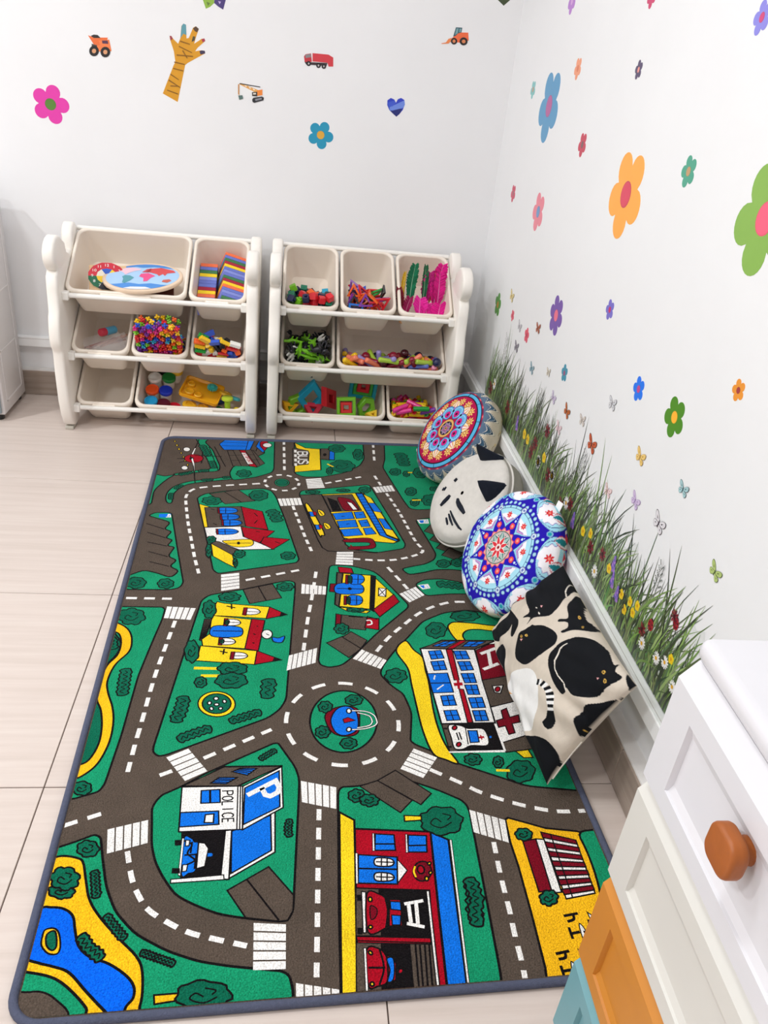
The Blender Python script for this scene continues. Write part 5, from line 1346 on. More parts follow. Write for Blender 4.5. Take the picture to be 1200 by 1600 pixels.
def pillow_pt(u, v, side, hf=.075, hb=.05):
    pu = u-.05*(u-.5)*(4*v*(1-v)); pv = v-.05*(v-.5)*(4*u*(1-u))
    P = (QA*(1-pu)[..., None]+QD*pu[..., None])*(1-pv)[..., None]+(QB*(1-pu)[..., None]+QC*pu[..., None])*pv[..., None]
    n = np.cross(QD-QA, QB-QA); n /= np.linalg.norm(n); n = n if n[0] < 0 else -n; e = np.clip(16*u*(1-u)*v*(1-v), 0, 1)
    wr = .0035*(np.sin(23*u+9*np.sin(5*v))+np.sin(31*v+7*np.sin(4*u+1)))*(1-e)*np.minimum(1, e*8)+.0018*np.sin(14*(u+v)+3*np.sin(6*u))*e**.5
    return P+n*((hf*e**.45+wr) if side > 0 else -hb*e**.5)[..., None]
def inpoly(px, py, poly):
    c = np.zeros(len(px), bool); n = len(poly)
    for i in range(n):
        x0, y0 = poly[i-1]; x1, y1 = poly[i]
        if y0 == y1: continue
        c ^= ((y0 > py) != (y1 > py)) & (px < (x1-x0)*(py-y0)/(y1-y0)+x0)
    return c
NU = 340; g = np.linspace(0, 1, NU+1); uu, vv = np.meshgrid(g, g)
CC = Paint(uu.size, '#cfc3b4'); KC = dict(k='#0d0f14', w='#eceae8', l='#e4dccf', y='#d8ac50', p='#e8a8a8', o='#e09a34')
for s in CATS:
    pl = list(zip(s[1::2], s[2::2])); a = np.array(pl)
    if len(pl) > 8 and s[0] in 'kw': pl = [tuple(q) for q in catmull(pl, True, 4)]
    CC.put(inpoly(uu.ravel()*1000, vv.ravel()*1000, pl), KC[s[0]])
sc_ = tag(bpy.data.objects.new('cat_print_cushion', None), 'square beige cushion printed with black cats and one white cat, nearest the drawers', 'cushion', 'cushions leaning on the side wall'); COL.objects.link(sc_); org = (QA+QD+QB+QC)/4; sc_.location = org
Vf = pillow_pt(uu, vv, 1).reshape(-1, 3)-org; F = [(j*(NU+1)+i, j*(NU+1)+i+1, (j+1)*(NU+1)+i+1, (j+1)*(NU+1)+i) for j in range(NU) for i in range(NU)]
me = bpy.data.meshes.new('front_cover'); me.from_pydata(Vf.tolist(), [], F); me.polygons.foreach_set('use_smooth', [True]*len(F)); me.materials.append(M_COTTON); vcolors(me, CC.c); link('front_cover', me, sc_)
gb = np.linspace(0, 1, 61); ub, vb = np.meshgrid(gb, gb); Vb = pillow_pt(ub, vb, -1).reshape(-1, 3)-org
me = bpy.data.meshes.new('back_cover'); me.from_pydata(Vb.tolist(), [], [(j*61+i, (j+1)*61+i, (j+1)*61+i+1, j*61+i+1) for j in range(60) for i in range(60)]); me.polygons.foreach_set('use_smooth', [True]*3600); me.materials.append(mat('beige cotton', '#d2c7b9', .9, .05, 40, bump=.3, bscale=600)); link('back_cover', me, sc_)
zp = [pillow_pt(np.array(1.0), np.array(v_), 1)-org for v_ in np.linspace(.06, .42, 20)]
MB().tube([tuple(p+np.array([.002, .000, -.001])) for p in zp], .0016, 6).build('zip_edge', mat('zip tape', '#ddd6ca', .8), sc_, 60)

# ------------------------------------------------------------------ white plastic cabinet at the far left
M_CABW = mat('cabinet plastic', '#d5d1d1', .4, .02, 6); M_CABF = mat('cabinet drawer plastic', '#8d9aa0', .45, .03, 6)
cb = thing('plastic_cabinet', 'white plastic drawer cabinet against the back wall, cut by the photo edge', 'cabinet', (-1.95, -.18, 0)); cx, cy = -1.95, -.18
MB().rbox((-.248, -.118, .022), (.248, .118, .742), .006).build('body', M_CABW, cb, 50)
pan = MB()
for a, b in (((.2475, -.085, .06), (.2495, .085, .068)), ((.2475, -.085, .06), (.2495, -.078, .70)), ((.2475, .078, .06), (.2495, .085, .70)), ((.2475, -.085, .692), (.2495, .085, .70)), ((.2475, -.085, .24), (.2495, .085, .246)), ((.2475, -.085, .43), (.2495, .085, .436))): pan.rbox(a, b, .0012, 1)
pan.build('side_ribs', mat('cabinet rib', '#dedada', .35), cb)
for i in range(4):
    d = MB().rbox((-.24, -.132, .03+i*.178), (.24, -.118, .2+i*.178), .006).build('drawer', M_CABF, cb, 50); MB().rbox((-.06, -.142, .15+i*.178), (.06, -.132, .168+i*.178), .004).build('handle', M_CABW, d, 50)
for x in (-.22, .22):
    for y in (-.095, .095): MB().lathe([(.014, 0), (.016, .003), (.016, .024)], 14, Matrix.Translation((x, y, 0))).build('foot', plastic('#1c1c1e'), cb, 40)

# ------------------------------------------------------------------ dresser with coloured drawers
DX, DY = -.303, -2.424; DWID, DDEP = .80, .275
ds = thing('dresser', 'tall white dresser with white, cream, orange and teal drawers against the side wall', 'dresser', (DX, DY, 0), radians(-1.0))
# local: +x into the wall, -y along the front toward the viewer, front plane x = 0
M_WHITE = mat('white lacquer', '#dddbdf', .35, .01, 5, coat=.1)
MB().rbox((.006, -DWID, .045), (DDEP, -.002, .738), .004).build('carcass', M_WHITE, ds, 50)
tp = MB(); tp.rbox((-.008, -DWID-.006, .739), (DDEP+.002, .004, .765), .011, 4); tp.build('top_panel', M_WHITE, ds, 50)
for x in (.04, DDEP-.04):
    for y in (-.05, -DWID+.05): MB().lathe([(.014, 0), (.02, .045)], 16, Matrix.Translation((x, y, 0))).build('leg', mat('leg wood', '#e4d8d0', .5), ds, 40)
def drawer(y0, y1, z0, z1, mt, knob_y=None):
    w_, h_ = y1-y0, z1-z0; T_ = .018; C_ = .016; m = MB()       # sloped finger edge along the top
    def lp(d_s, d_b, d_t, x): return [Vector((x, y0+d_s, z0+d_b)), Vector((x, y1-d_s, z0+d_b)), Vector((x, y1-d_s, z1-d_t)), Vector((x, y0+d_s, z1-d_t))]
    m.loft([lp(0, 0, 0, .008), lp(0, 0, 0, -.001), lp(.0015, .0015, C_+.004, -T_), lp(.044, .024, .044, -T_), lp(.0452, .0252, .0452, -T_+.003), lp(.0462, .034, .058, -T_+.0065)])
    o = m.build('drawer', mt, ds, 15)
    if knob_y is not None:
        kz = (z0+z1)/2+.011; k = MB(); S_ = .0205; loops = []
        for x, s_, rr_ in ((-.0388, .80, .34), (-.0384, .88, .36), (-.0372, .95, .38), (-.0348, 1, .4), (-.026, 1, .4), (-.0235, .95, .4), (-.022, .85, .4)):
            loops.append([Vector((x, knob_y+(q-S_)*s_, kz+(p-S_)*s_)) for p, q in rrect(2*S_, 2*S_, S_*rr_*1.7, 10)])
        k.loft(loops); k.lathe([(.011, -.005), (.0125, .006), (.012, .012)], 18, Matrix.Translation((-.018, knob_y, kz)) @ Matrix.Rotation(pi/2, 4, 'Y')); k.build('knob', mat('orange brown knob', '#a5581c', .45, .1, 40, stretch=(4, 1, 1)), o, 40)['label'] = 'orange brown rounded square wooden knob'
    return o
M_CREAM = mat('cream lacquer', '#d6d3cc', .4, .01, 5); M_ORANGE = mat('orange lacquer', '#c98126', .45, .04, 9); M_TEAL = mat('teal lacquer', '#6fa0a8', .45, .03, 9)
zs = [.0985, .2585, .4185, .579, .7365]
drawer(-.378, -.0, zs[3]+.001, zs[4], M_WHITE, -.163)['label'] = 'white top drawer with an orange brown knob'; drawer(-DWID, -.382, zs[3]+.001, zs[4], M_WHITE, -.59)
for i, (mt, nm) in enumerate(((M_TEAL, 'teal bottom'), (M_ORANGE, 'orange'), (M_CREAM, 'cream'))): drawer(-DWID, 0, zs[i]+.001, zs[i+1]-.001, mt, -.40)['label'] = nm+' drawer'

# ------------------------------------------------------------------ wall stickers
ST = {'hand':[['#d9981f',[-11323,12415,-11269,12420,-11212,12343,-11062,12222,-10990,12377,-10946,12721,-10878,12797,-10799,12771,-10795,12396,-10721,12415,-10580,12711,-10492,12760,-10400,12700,-10520,12394,-10557,12272,-10318,12432,-10230,12452,-10204,12384,-10458,12163,-10527,12066,-10357,12107,-10222,12108,-10209,12037,-10463,11892,-10773,11711,-10857,11643,-11130,10546,-11605,10752,-11239,11575,-11167,11703,-11204,12000,-11313,12316]],['#5f9aa6',[-10983,12389,-10940,12722,-10878,12797,-10799,12771,-10793,12485,-10886,12517]],['#3a3350',[-10392,12079,-10323,12110,-10222,12108,-10209,12037,-10359,11987]],['#5a4230',[-10581,12693,-10492,12760,-10400,12700,-10456,12595,-10535,12628]],['#a8324e',[-10318,12420,-10230,12452,-10204,12384,-10285,12340]],['#9c3b4a',[-11323,12415,-11269,12420,-11225,12342,-11294,12288]],['#4b4a38',[-10586,12476,-10519,12471,-10541,12362,-10636,12317]],['#8a5c10',[-11328,11353,-11074,11212,-11075,11187,-11343,11321]],['#8a5c10',[-11389,11182,-11033,10993,-11034,10962,-11404,11144]],['#8a5c10',[-11341,11014,-11080,11026,-11067,11002,-11356,10981]],['#8a5c10',[-11449,10879,-11108,10799,-11109,10768,-11470,10852]],['#8a5c10',[-11194,11713,-10869,11672,-10870,11647,-11208,11681]],['#8a5c10',[-11119,11919,-10598,11927,-10599,11903,-11120,11888]],['#8a5c10',[-11030,12166,-10630,12026,-10630,12002,-11045,12141]],['#8a5c10',[-10992,12318,-10691,12259,-10692,12235,-11006,12287]],['#8a5c10',[-11241,11527,-10915,11485,-10916,11460,-11242,11502]],['#8a5c10',[-10912,12058,-10769,11850,-10797,11836,-10940,12038]]],'dump_truck':[['#e8703a',[-13863,12180,-13684,12134,-13255,12176,-13281,12092,-13492,11918,-13689,11922]],['#2b2524',[-13779,12171,-13678,12216,-13560,12216,-13474,12143,-13685,12122]],['#f08048',[-13546,12066,-13213,12122,-13163,11808,-13617,11752,-13622,11929,-13503,11941]],['#57324c',[-13440,12076,-13261,12094,-13248,12001,-13433,11995]],['#4a4440',[-13765,11956,-13603,11931,-13616,11764,-13775,11837]],['#201c1e',[-13556,11776,-13576,11710,-13623,11653,-13686,11618,-13755,11612,-13814,11635,-13852,11683,-13861,11746,-13841,11812,-13794,11868,-13730,11903,-13663,11909,-13604,11887,-13566,11839]],['#d89a70',[-13642,11767,-13651,11738,-13671,11714,-13699,11698,-13729,11695,-13754,11706,-13771,11727,-13775,11754,-13766,11784,-13746,11808,-13718,11823,-13688,11826,-13663,11816,-13646,11795]],['#201c1e',[-13205,11781,-13225,11714,-13271,11658,-13335,11623,-13403,11616,-13463,11639,-13501,11687,-13511,11751,-13491,11817,-13445,11873,-13381,11908,-13313,11914,-13254,11892,-13215,11844]],['#d89a70',[-13292,11772,-13300,11743,-13321,11718,-13348,11703,-13378,11700,-13404,11710,-13420,11731,-13425,11759,-13416,11788,-13396,11813,-13368,11828,-13339,11831,-13313,11821,-13296,11800]]],'red_truck':[['#c2303c',[-7024,12263,-6979,12328,-6799,12370,-6759,12130,-6996,12095]],['#8a8588',[-6985,12310,-6812,12357,-6794,12261,-6973,12219]],['#d23a44',[-6751,12381,-6296,12389,-6226,12390,-6067,12320,-6051,12063,-6205,12049,-6247,12155,-6739,12144]],['#3a2a2e',[-6996,12107,-6247,12149,-6276,12054,-6944,12039]],['#1c1a1c',[-6785,12079,-6791,12046,-6811,12019,-6841,12001,-6875,11998,-6907,12009,-6929,12033,-6938,12064,-6932,12096,-6912,12124,-6882,12141,-6848,12144,-6816,12133,-6794,12110]],['#1c1a1c',[-6460,12055,-6465,12022,-6485,11995,-6516,11977,-6550,11974,-6582,11985,-6604,12009,-6614,12040,-6608,12073,-6588,12100,-6558,12117,-6523,12121,-6492,12109,-6469,12086]],['#1c1a1c',[-6283,12047,-6289,12015,-6308,11987,-6339,11970,-6373,11966,-6405,11978,-6428,12001,-6437,12032,-6431,12065,-6411,12093,-6381,12110,-6347,12113,-6315,12102,-6292,12078]],['#b8b0b0',[-6833,12074,-6836,12061,-6843,12049,-6854,12042,-6866,12041,-6878,12046,-6886,12056,-6889,12069,-6887,12082,-6880,12093,-6869,12100,-6857,12102,-6845,12097,-6837,12087]],['#b8b0b0',[-6509,12050,-6511,12037,-6518,12025,-6529,12018,-6541,12017,-6553,12022,-6561,12032,-6565,12045,-6563,12058,-6555,12070,-6545,12077,-6532,12078,-6521,12073,-6512,12063]],['#b8b0b0',[-6332,12043,-6334,12029,-6341,12018,-6352,12011,-6365,12009,-6376,12014,-6385,12024,-6388,12037,-6386,12051,-6379,12062,-6368,12069,-6356,12070,-6344,12065,-6335,12056]]],'crane':[['#e6a85a',[-9126,11261,-9043,11294,-8460,11136,-8550,11052]],['#f3ecde',[-8952,11246,-8861,11236,-8889,11196]],['#f3ecde',[-8812,11216,-8720,11187,-8762,11158]],['#f3ecde',[-8678,11178,-8594,11149,-8635,11120]],['#2c2624',[-9113,11293,-8427,11252,-8427,11227,-9092,11264]],['#c88a4a',[-9154,11252,-9112,11262,-9111,10924,-9153,10970]],['#f08a3a',[-8530,11130,-8355,11177,-8352,11008,-8549,10964]],['#3a3430',[-8698,11063,-8523,11093,-8520,10954,-8689,10951]],['#dcd4c8',[-8662,11042,-8564,11057,-8564,11013,-8655,10992]],['#26262a',[-8688,10849,-8646,10904,-8365,10968,-8301,10936,-8314,10859,-8616,10754,-8673,10775]],['#8a8a92',[-8590,10871,-8379,10929,-8364,10880,-8575,10816]],['#56706c',[-9146,10921,-9013,10946,-8984,10847,-9110,10797]]],'loader':[['#f06a3c',[-2257,13205,-2098,13347,-2038,13432,-1683,13461,-1635,13242,-1890,13156,-2248,13139]],['#2e5560',[-2115,13568,-1902,13578,-1911,13444,-2013,13410,-2095,13330,-2170,13298]],['#7aa0a6',[-2090,13541,-2019,13548,-2028,13409,-2120,13351]],['#7aa0a6',[-1990,13545,-1926,13551,-1934,13454,-1988,13437]],['#f08a50',[-2541,13073,-2388,13113,-2317,13223,-2221,13257,-2197,13186,-2299,13091,-2525,13057]],['#1e1a1c',[-2017,13186,-2021,13143,-2046,13107,-2086,13084,-2134,13079,-2179,13094,-2214,13124,-2230,13165,-2225,13207,-2200,13244,-2160,13266,-2113,13271,-2068,13257,-2033,13226]],['#d88050',[-2074,13180,-2076,13159,-2087,13141,-2106,13130,-2128,13127,-2149,13135,-2165,13150,-2173,13170,-2171,13192,-2160,13210,-2141,13221,-2119,13223,-2098,13216,-2082,13201]],['#1e1a1c',[-1667,13214,-1673,13163,-1705,13120,-1756,13093,-1816,13087,-1874,13103,-1917,13139,-1938,13188,-1932,13238,-1900,13281,-1849,13309,-1789,13315,-1731,13298,-1688,13262]],['#d88050',[-1738,13207,-1741,13183,-1756,13163,-1780,13150,-1809,13147,-1836,13155,-1857,13172,-1867,13195,-1864,13219,-1849,13239,-1825,13252,-1796,13255,-1769,13247,-1748,13230]]],'blue_heart':[['#2a3ec0',[-3858,11197,-3804,11312,-3700,11361,-3584,11313,-3547,11175,-3602,11007,-3705,10867,-3800,10779,-3902,10842,-4062,10958,-4149,11099,-4157,11247,-4048,11328,-3927,11294]],['#16206e',[-4023,10935,-3887,11046,-3626,11024,-3705,10867,-3800,10779,-3902,10842]],['#6d8ade',[-4070,11042,-3576,11301,-3547,11175,-3580,11074,-3951,10955,-4046,10953]],['#3c58cc',[-4136,11185,-3910,11270,-3858,11197,-3964,11084,-4107,11045]]],'butterfly_top':[['#8fb544',[-10259,13491,-10170,13266,-10037,13332,-9909,13447,-9920,13695,-10194,13836,-10359,13763]],['#4a3a78',[-9909,13447,-9791,13368,-9631,13298,-9550,13563,-9437,13858,-9602,13897,-9894,13698]],['#5e7a34',[-10147,13457,-10035,13429,-10103,13348]],['#c0a8d8',[-9789,13511,-9697,13503,-9737,13431]]],'green_heart':[['#3d4a2a',[-847,14453,-631,14317,-448,14494,-294,14945,-591,15171,-775,15015,-1047,15124,-1204,14799]]]}
FL = [
["b",-15223,10096,677,"#e03aa6","#568232",18,5,"magenta flower sticker with a green centre on the back wall"],
["b",-6350,9979,506,"#2094b8","#e0a83e",10,5,"turquoise flower sticker with an orange centre on the back wall"],
["r",-5099,11666,1099,"#4f97c4","#b85a98",0,5,"large steel blue flower sticker with a purple centre, high on the side wall"],
["r",-12205,10249,1056,"#ffab3d","#dc3a58",0,5,"large orange flower sticker with a crimson centre"],
["r",-17841,10666,977,"#86b34a","#ff5c7c",0,5,"biggest light green flower sticker with a pink centre"],
["r",-14879,11009,323,"#46a286","#c0986a",12,5,"small sea green flower sticker with a tan centre"],
["r",-8671,10951,334,"#c8344f","#7a5a5a",0,5,"small crimson flower sticker with a brown centre under the steel blue flower"],
["r",-5919,8917,630,"#ec8494","#6a98c8",8,5,"pink flower sticker with a blue centre"],
["r",-2721,9001,315,"#cf4060","#a07078",0,5,"tiny crimson flower sticker near the room corner, above the pink flower"],
["r",-3039,12036,294,"#7cc0c0","#c89878",0,5,"tiny pale turquoise flower sticker beside the steel blue flower"],
["r",-7119,12623,304,"#f09a72","#e2784e",0,5,"small salmon flower sticker with an orange centre"],
["r",-11334,12619,218,"#4c3d64","#f0988c",20,5,"small dark purple flower sticker with a pink centre"],
["r",-5514,14184,353,"#b87ad0","#d8a8e0",0,5,"violet flower sticker cut by the top of the photo"],
["r",-11171,13944,257,"#cc2c66","#f090a8",0,5,"magenta flower sticker of which only a petal shows at the top of the photo"],
["r",-15990,13364,287,"#8a86e0","#d23c78",14,5,"periwinkle flower sticker with a crimson centre in the top corner of the photo"],
["r",-3135,5422,461,"#559a3c","#c89030",36,5,"small green flower sticker in the room corner above the grass"],
["r",-9329,6781,618,"#7657aa","#f07890",36,6,"violet flower sticker with a pink centre"],
["r",-12818,7894,265,"#7870cc","#cc2c6c",10,5,"small periwinkle flower sticker with a magenta centre beside the violet flower"],
["r",-5176,5613,214,"#e26478","#c84a60",0,5,"tiny rose flower sticker just above a grey butterfly by the corner"],
["r",-7060,5534,268,"#e4586e","#c03a58",36,5,"tiny coral flower sticker above the grass, beside a brown butterfly"],
["r",-10875,5699,268,"#4496b0","#a85880",20,5,"small petrol blue flower sticker with a purple centre"],
["r",-15223,6915,301,"#1e78f0","#c84a90",10,5,"bright blue flower sticker with a purple centre"],
["r",-16935,7013,450,"#4c8c1e","#ffb832",0,5,"dark green flower sticker with an orange centre"],
["r",-18618,8187,211,"#ec9630","#a83a3e",8,5,"small orange flower sticker with a dark red centre"]]
BF = [
[-4710,6115,264,"#ead89a","#b89a50",20,"pale yellow butterfly sticker by the corner, above the tiny rose flower"],
[-6167,5547,230,"#d8d4d8","#85808a",20,"grey butterfly sticker by the corner under the tiny rose flower"],
[-8023,6039,234,"#b8664a","#5a2c20",-10,"rust brown butterfly sticker above the grass, under the violet flower"],
[-6227,4905,256,"#9a94a0","#403c48",0,"dark grey butterfly sticker just over the farthest grass blades"],
[-8161,4865,239,"#9ab8c4","#4a6a78",10,"grey blue butterfly sticker beside a tall grass blade"],
[-9656,5281,183,"#e4dccc","#8a7868",-15,"cream butterfly sticker left of the petrol blue flower"],
[-10475,4848,218,"#d8cce4","#a090b8",20,"pale lilac butterfly sticker above the black and orange one"],
[-11643,4940,245,"#c86a30","#1c1820",25,"black and orange butterfly sticker"],
[-11327,4337,233,"#ecd0d4","#c0a0a8",10,"pale pink butterfly sticker among the grass tips below the black and orange one"],
[-12752,5164,214,"#ddd4cc","#9a8c84",-20,"beige butterfly sticker beside the black and orange one"],
[-13643,4926,293,"#c85a34","#582018",8,"orange red butterfly sticker at the tip of a tall grass blade"],
[-14178,6171,227,"#d8d8dc","#7c7880",-10,"white butterfly sticker with grey veins left of the bright blue flower"],
[-16094,5791,238,"#f0cc7a","#b48838",8,"yellow butterfly sticker left below the dark green flower"],
[-15079,4451,212,"#f0d6d6","#cc9c9c",0,"pale rose butterfly sticker above the grass in mid wall"],
[-16397,4936,225,"#d6c2e2","#a080b8",20,"lilac butterfly sticker touching a grass tip"],
[-17974,6046,198,"#a8ccd0","#3c5860",0,"pale teal butterfly sticker with dark edges"],
[-17527,5072,267,"#e4e0e4","#40303a",18,"white butterfly sticker with dark wing tips"],
[-19659,5396,207,"#b4c878","#5a6a34",22,"lime green butterfly sticker low on the wall"]]
GF = [['w',-10379,2881,229],['w',-11643,3086,217],['w',-13006,3004,205],['w',-15500,2601,185],['w',-18261,2757,159],['w',-18886,2907,153],['w',-19185,3058,150],['w',-19644,2875,146],['w',-4500,3016,230],['w',-10379,2881,187],['w',-11643,3086,177],['y',-10755,3197,163],['y',-17361,3110,120],['y',-17234,2814,122],['y',-17683,3241,118],['y',-17591,3000,119],['y',-19325,3253,107],['y',-16118,3092,128],['y',-16945,2999,123],['y',-14367,2990,140],['y',-14786,3185,137],['y',-8708,2993,177],['y',-9093,2992,175],['m',-12628,2768,229],['m',-13252,3116,221],['m',-14972,2920,205],['m',-15650,3162,197],['m',-18108,2982,174],['m',-11321,2953,241],['m',-9599,2811,258],['m',-18999,3977,160],['m',-4047,2687,313],['m',-6492,2952,288],['m',-9808,3183,254],['m',-10575,3924,242],['u',-16415,3014,222],['u',-13667,2906,254],['u',-16282,3340,222],['u',-16760,2894,219],['u',-7822,2996,274],['l',-18346,3273,156],['l',-19897,2980,144],['l',-19105,3889,146],['t',-5112,4369,636],['t',-9623,4229,542],['t',-13475,4255,461],['t',-18132,4175,419]]
M_STK = mat('vinyl sticker', attr=True, rough=.4, var=.02, nscale=40)
def on_wall(w, a, z, d): return (a, -d, z) if w == 'b' else (-d, a, z)
def sticker(name, w, polys, label, cat, group=None, parent=None):
    """polys: (hex or colour, [(a, z) in metres]) stacked a hair apart, the lowest with an edge of its own"""
    m = MB(); a0, z0 = np.mean(polys[0][1], 0)
    for i, (c, p) in enumerate(polys):
        d = .0004+.00012*i; col = lin(c) if isinstance(c, str) else c
        if parent is None and i == 0 and len(p) > 2:
            m.loft([[on_wall(w, a-a0, z-z0, q) for a, z in p] for q in (0, d)], False, True, True, col)
        else: m.add([on_wall(w, a-(0 if parent else a0), z-(0 if parent else z0), d+(.0006 if parent else 0)) for a, z in p], [tuple(range(len(p)))], col)
    o = m.build(name, M_STK, parent, False, True)
    if parent is None: o.location = on_wall(w, a0, z0, 0); tag(o, label, cat, group)
    return o
SL = dict(hand=('hand_sticker', 'yellow brown striped forearm and open hand sticker on the back wall'), dump_truck=('dump_truck_sticker', 'orange dump truck sticker on the back wall'), red_truck=('truck_sticker', 'red lorry sticker on the back wall'), crane=('crane_sticker', 'small orange crawler crane sticker with a hanging block on the back wall'), loader=('loader_sticker', 'orange wheel loader sticker on the back wall near the room corner'), blue_heart=('heart_sticker', 'blue heart sticker on the back wall'), butterfly_top=('butterfly_sticker', 'green and purple winged sticker cut by the top of the photo'), green_heart=('heart_sticker', 'dark olive sticker tip at the top of the photo near the room corner'))
for k, ps in ST.items(): sticker(SL[k][0], 'b', [(c, [(p[i]/1e4, p[i+1]/1e4) for i in range(0, len(p), 2)]) for c, p in ps], SL[k][1], 'wall sticker', 'stickers on the back wall')
for w, a, z, R, col, cc, rot, n, lab in FL:
    a, z, R = a/1e4, z/1e4, R/1e4*.87; p = []
    for i in range(n*12):
        t = 2*pi*i/(n*12); ph = ((i/12+.5) % 1)-.5; fi = ph*2*pi/n; dd_, aa_ = (.62, .385) if n == 5 else (.665, .335); r = R*(dd_*cos(fi)+math.sqrt(max(0, aa_**2-(dd_*sin(fi))**2))); tt = -pi/2+t+radians(rot); p.append((a+r*cos(tt), z+r*sin(tt)))
    ring_ = lambda k: [(a+R*k*cos(2*pi*i/20), z+R*k*sin(2*pi*i/20)) for i in range(20)]
    edge = tuple(x*.8 for x in lin(cc))
    sticker('flower_sticker', w, [(col, p), (edge, ring_(.30)), (cc, ring_(.275))], lab, 'wall sticker', 'flower stickers')
for a, z, R, col, dk, tilt, lab in BF:
    a, z, R = a/1e4, z/1e4, R/1e4*.62; T_ = radians(tilt*.5); q = lambda pts, s: [(a+R*(x*1.5*s*cos(T_)-y*sin(T_)), z+R*(x*1.5*s*sin(T_)+y*cos(T_))) for x, y in pts]
    up = catmull([(.04, .05), (.25, .6), (.7, 1.0), (1.0, .95), (1.0, .5), (.75, .1), (.35, -.05)], True, 3); lo = catmull([(.04, 0), (.4, -.05), (.8, -.15), (.85, -.6), (.55, -.95), (.25, -.7), (.06, -.25)], True, 3); sc = lambda P_, k: [((x-.45)*k+.45, (y-(.45 if P_ is up else -.4))*k+(.45 if P_ is up else -.4)) for x, y in P_]
    ps = []
    for s in (1, -1): ps += [(dk, q(up, s)), (dk, q(lo, s)), (col, q(sc(up, .9), s)), (col, q(sc(lo, .9), s)), (dk, q([(.3, .3), (.62, .62), (.5, .3)], s)), (dk, q([(.35, -.3), (.6, -.5), (.55, -.3)], s))]
    ps += [(dk, q([(-.06, -.5), (0, -.6), (.06, -.5), (.08, .2), (.03, .45), (-.03, .45), (-.08, .2)], 1)), (dk, q([(.02, .4), (.3, .95), (.03, .45)], 1)), (dk, q([(-.02, .4), (-.3, .95), (-.03, .45)], 1))]
    sticker('butterfly_sticker', 'r', ps, lab, 'wall sticker', 'butterfly stickers')
# printed strip of meadow grass along the trunking
gr = thing('grass_sticker', 'long printed strip of meadow grass and wild flowers along the side wall above the trunking', 'wall sticker', (0, 0, 0))
rr = random.Random(11); film = MB(); Y0, Y1 = -.335, -2.10; ZB = HT+.001
top = []; n = 150
for i in range(n+1): y = Y0+(Y1-Y0)*i/n; top.append((y, .385+.028*sin(i*.55)+.022*sin(i*.23+1)+.012*sin(i*1.7)+(.03*min(1, i/20)-.03)))
film.add([(-.0003, y, z) for y, z in top]+[(-.0003, y, ZB) for y, z in top], [(i, i+1, n+2+i, n+1+i) for i in range(n)], lin('#dfe1df'))
film.build('film', M_STK, gr, False, True)
bl = MB(); GC = ['#3a4630', '#4c5c36', '#5e7840', '#70924a', '#86a858', '#2e3828', '#7a8468', '#55704a', '#90a868', '#474f40']
def blade(y, z0, h, lean, w_, c, d):
    n_ = 5; vs = []
    for i in range(n_+1):
        t = i/n_; yy = y+lean*h*t**1.8; zz = z0+h*t*(1-.12*abs(lean)*t); ww = w_*(1-t)**.7*(.6+.4*min(1, t*4))/2+.0002; dyy = lean*1.8*t**.8; k = 1/math.hypot(1, dyy); vs += [(-d, yy-ww*k, zz+ww*dyy*k), (-d, yy+ww*k, zz-ww*dyy*k)]
    bl.add(vs, [(2*i, 2*i+1, 2*i+3, 2*i+2) for i in range(n_)], c)
NBL = 1250
for i in range(NBL):
    y = Y0-.01+(Y1-Y0+.02)*rr.random(); tall = rr.random(); h = .06+.12*rr.random()+(.12*tall**2.0)*(.75+.5*sin(y*9)*sin(y*23+1)); h = min(h, .275)
    lay_ = rr.random(); c = lin(GC[int(rr.random()*10)]); f = rr.uniform(.8, 1.15); blade(y, ZB+(0 if rr.random() < .8 else rr.uniform(0, .05)), h, rr.gauss(-.22, .24), rr.uniform(.0042, .0090), tuple(x*f for x in c), .0005+.0006*lay_)
for i in range(520): blade(Y0+(Y1-Y0)*rr.random(), ZB, rr.uniform(.03, .085), rr.gauss(0, .55), rr.uniform(.004, .009), tuple(x*rr.uniform(.5, 1.0) for x in lin(GC[int(rr.random()*10)])), .0006+.0006*rr.random())
go = bl.build('grass_blades', M_STK, gr, False, True); go['kind'] = 'stuff'
def disk(a, z, r, n_=10, ry=1): return [(a+r*cos(2*pi*i/n_), z+r*ry*sin(2*pi*i/n_)) for i in range(n_)]
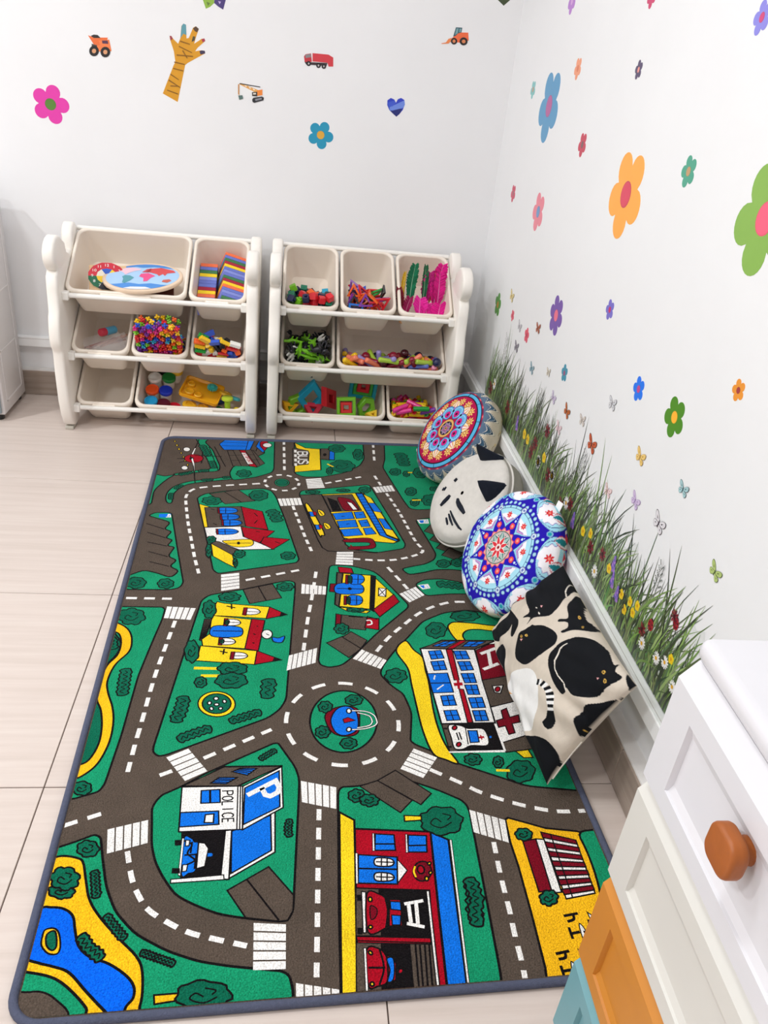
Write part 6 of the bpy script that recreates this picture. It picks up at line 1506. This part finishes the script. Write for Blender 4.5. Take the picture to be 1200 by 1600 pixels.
for k, a, z, R in GF:
    a, z, R = a/1e4, z/1e4, R/1e4*.88
    if k in 'wm':
        ps = []; npet = 12 if k == 'w' else 9
        for i in range(npet):
            t = 2*pi*i/npet+.2; u = (cos(t), sin(t)); v_ = (-u[1], u[0]); c = '#f2f0ee' if k == 'w' else ['#7a1626', '#8e1e30', '#5e101e'][i % 3]
            ps.append((c, [(a+R*(u[0]*x+v_[0]*y), z+R*(u[1]*x+v_[1]*y)) for x, y in ((.15, .05), (.6, .17), (.95, .12), (1, 0), (.95, -.12), (.6, -.17), (.15, -.05))]))
        ps.append(('#e8b020' if k == 'w' else '#3c0a14', disk(a, z, R*.3))); sticker('daisy' if k == 'w' else 'maroon_flower', 'r', ps, '', '', None, gr)
    elif k == 'y': sticker('yellow_flower', 'r', [('#f0cc20', disk(a+R*.55*cos(t), z+R*.55*sin(t), R*.55)) for t in np.linspace(0, 2*pi, 6)[:-1]]+[('#d89a10', disk(a, z, R*.35))], '', '', None, gr)
    elif k == 'u': sticker('lupine', 'r', [(['#8a6cc0', '#a878cc', '#6a62b0'][i % 3], disk(a+R*.28*((-1)**i)*(1-i/14), z-R*.9+R*1.9*i/12, R*(.34-.015*i), 8)) for i in range(12)], '', '', None, gr)
    elif k == 'l': sticker('ladybird', 'r', [('#1c1014', disk(a, z+R*.75, R*.4)), ('#a01828', disk(a, z, R*.8, 14, 1.15)), ('#1c1014', [(a-R*.05, z-R*.9), (a+R*.05, z-R*.9), (a+R*.05, z+R*.9), (a-R*.05, z+R*.9)])]+[('#1c1014', disk(a+dx*R, z+dz*R, R*.16, 8)) for dx, dz in ((-.4, .3), (.4, .3), (-.35, -.4), (.35, -.4))], '', '', None, gr)
    else:
        ps = []; sg = lambda x0, z0, x1, z1, w_: [(x0-w_, z0), (x0+w_, z0), (x1+w_*.6, z1), (x1-w_*.6, z1)]
        ps.append(('#6a6e68', sg(a, z-R*1.1, a-R*.12, z+R, .0009)))
        for i in range(9):
            zz = z-R*.7+R*1.6*i/9; s_ = (-1)**i; x1, z1 = a+s_*R*.42*(1-i/14), zz+R*.34; ps.append(('#7a7e76', sg(a, zz, x1, z1, .0007)))
            for j in range(3): ps.append(('#5e625c', disk(a+(x1-a)*(.5+.25*j), zz+(z1-zz)*(.5+.25*j)+.002, .0019, 6)))
        sticker('twig', 'r', ps, '', '', None, gr)
bpy.context.view_layer.update()
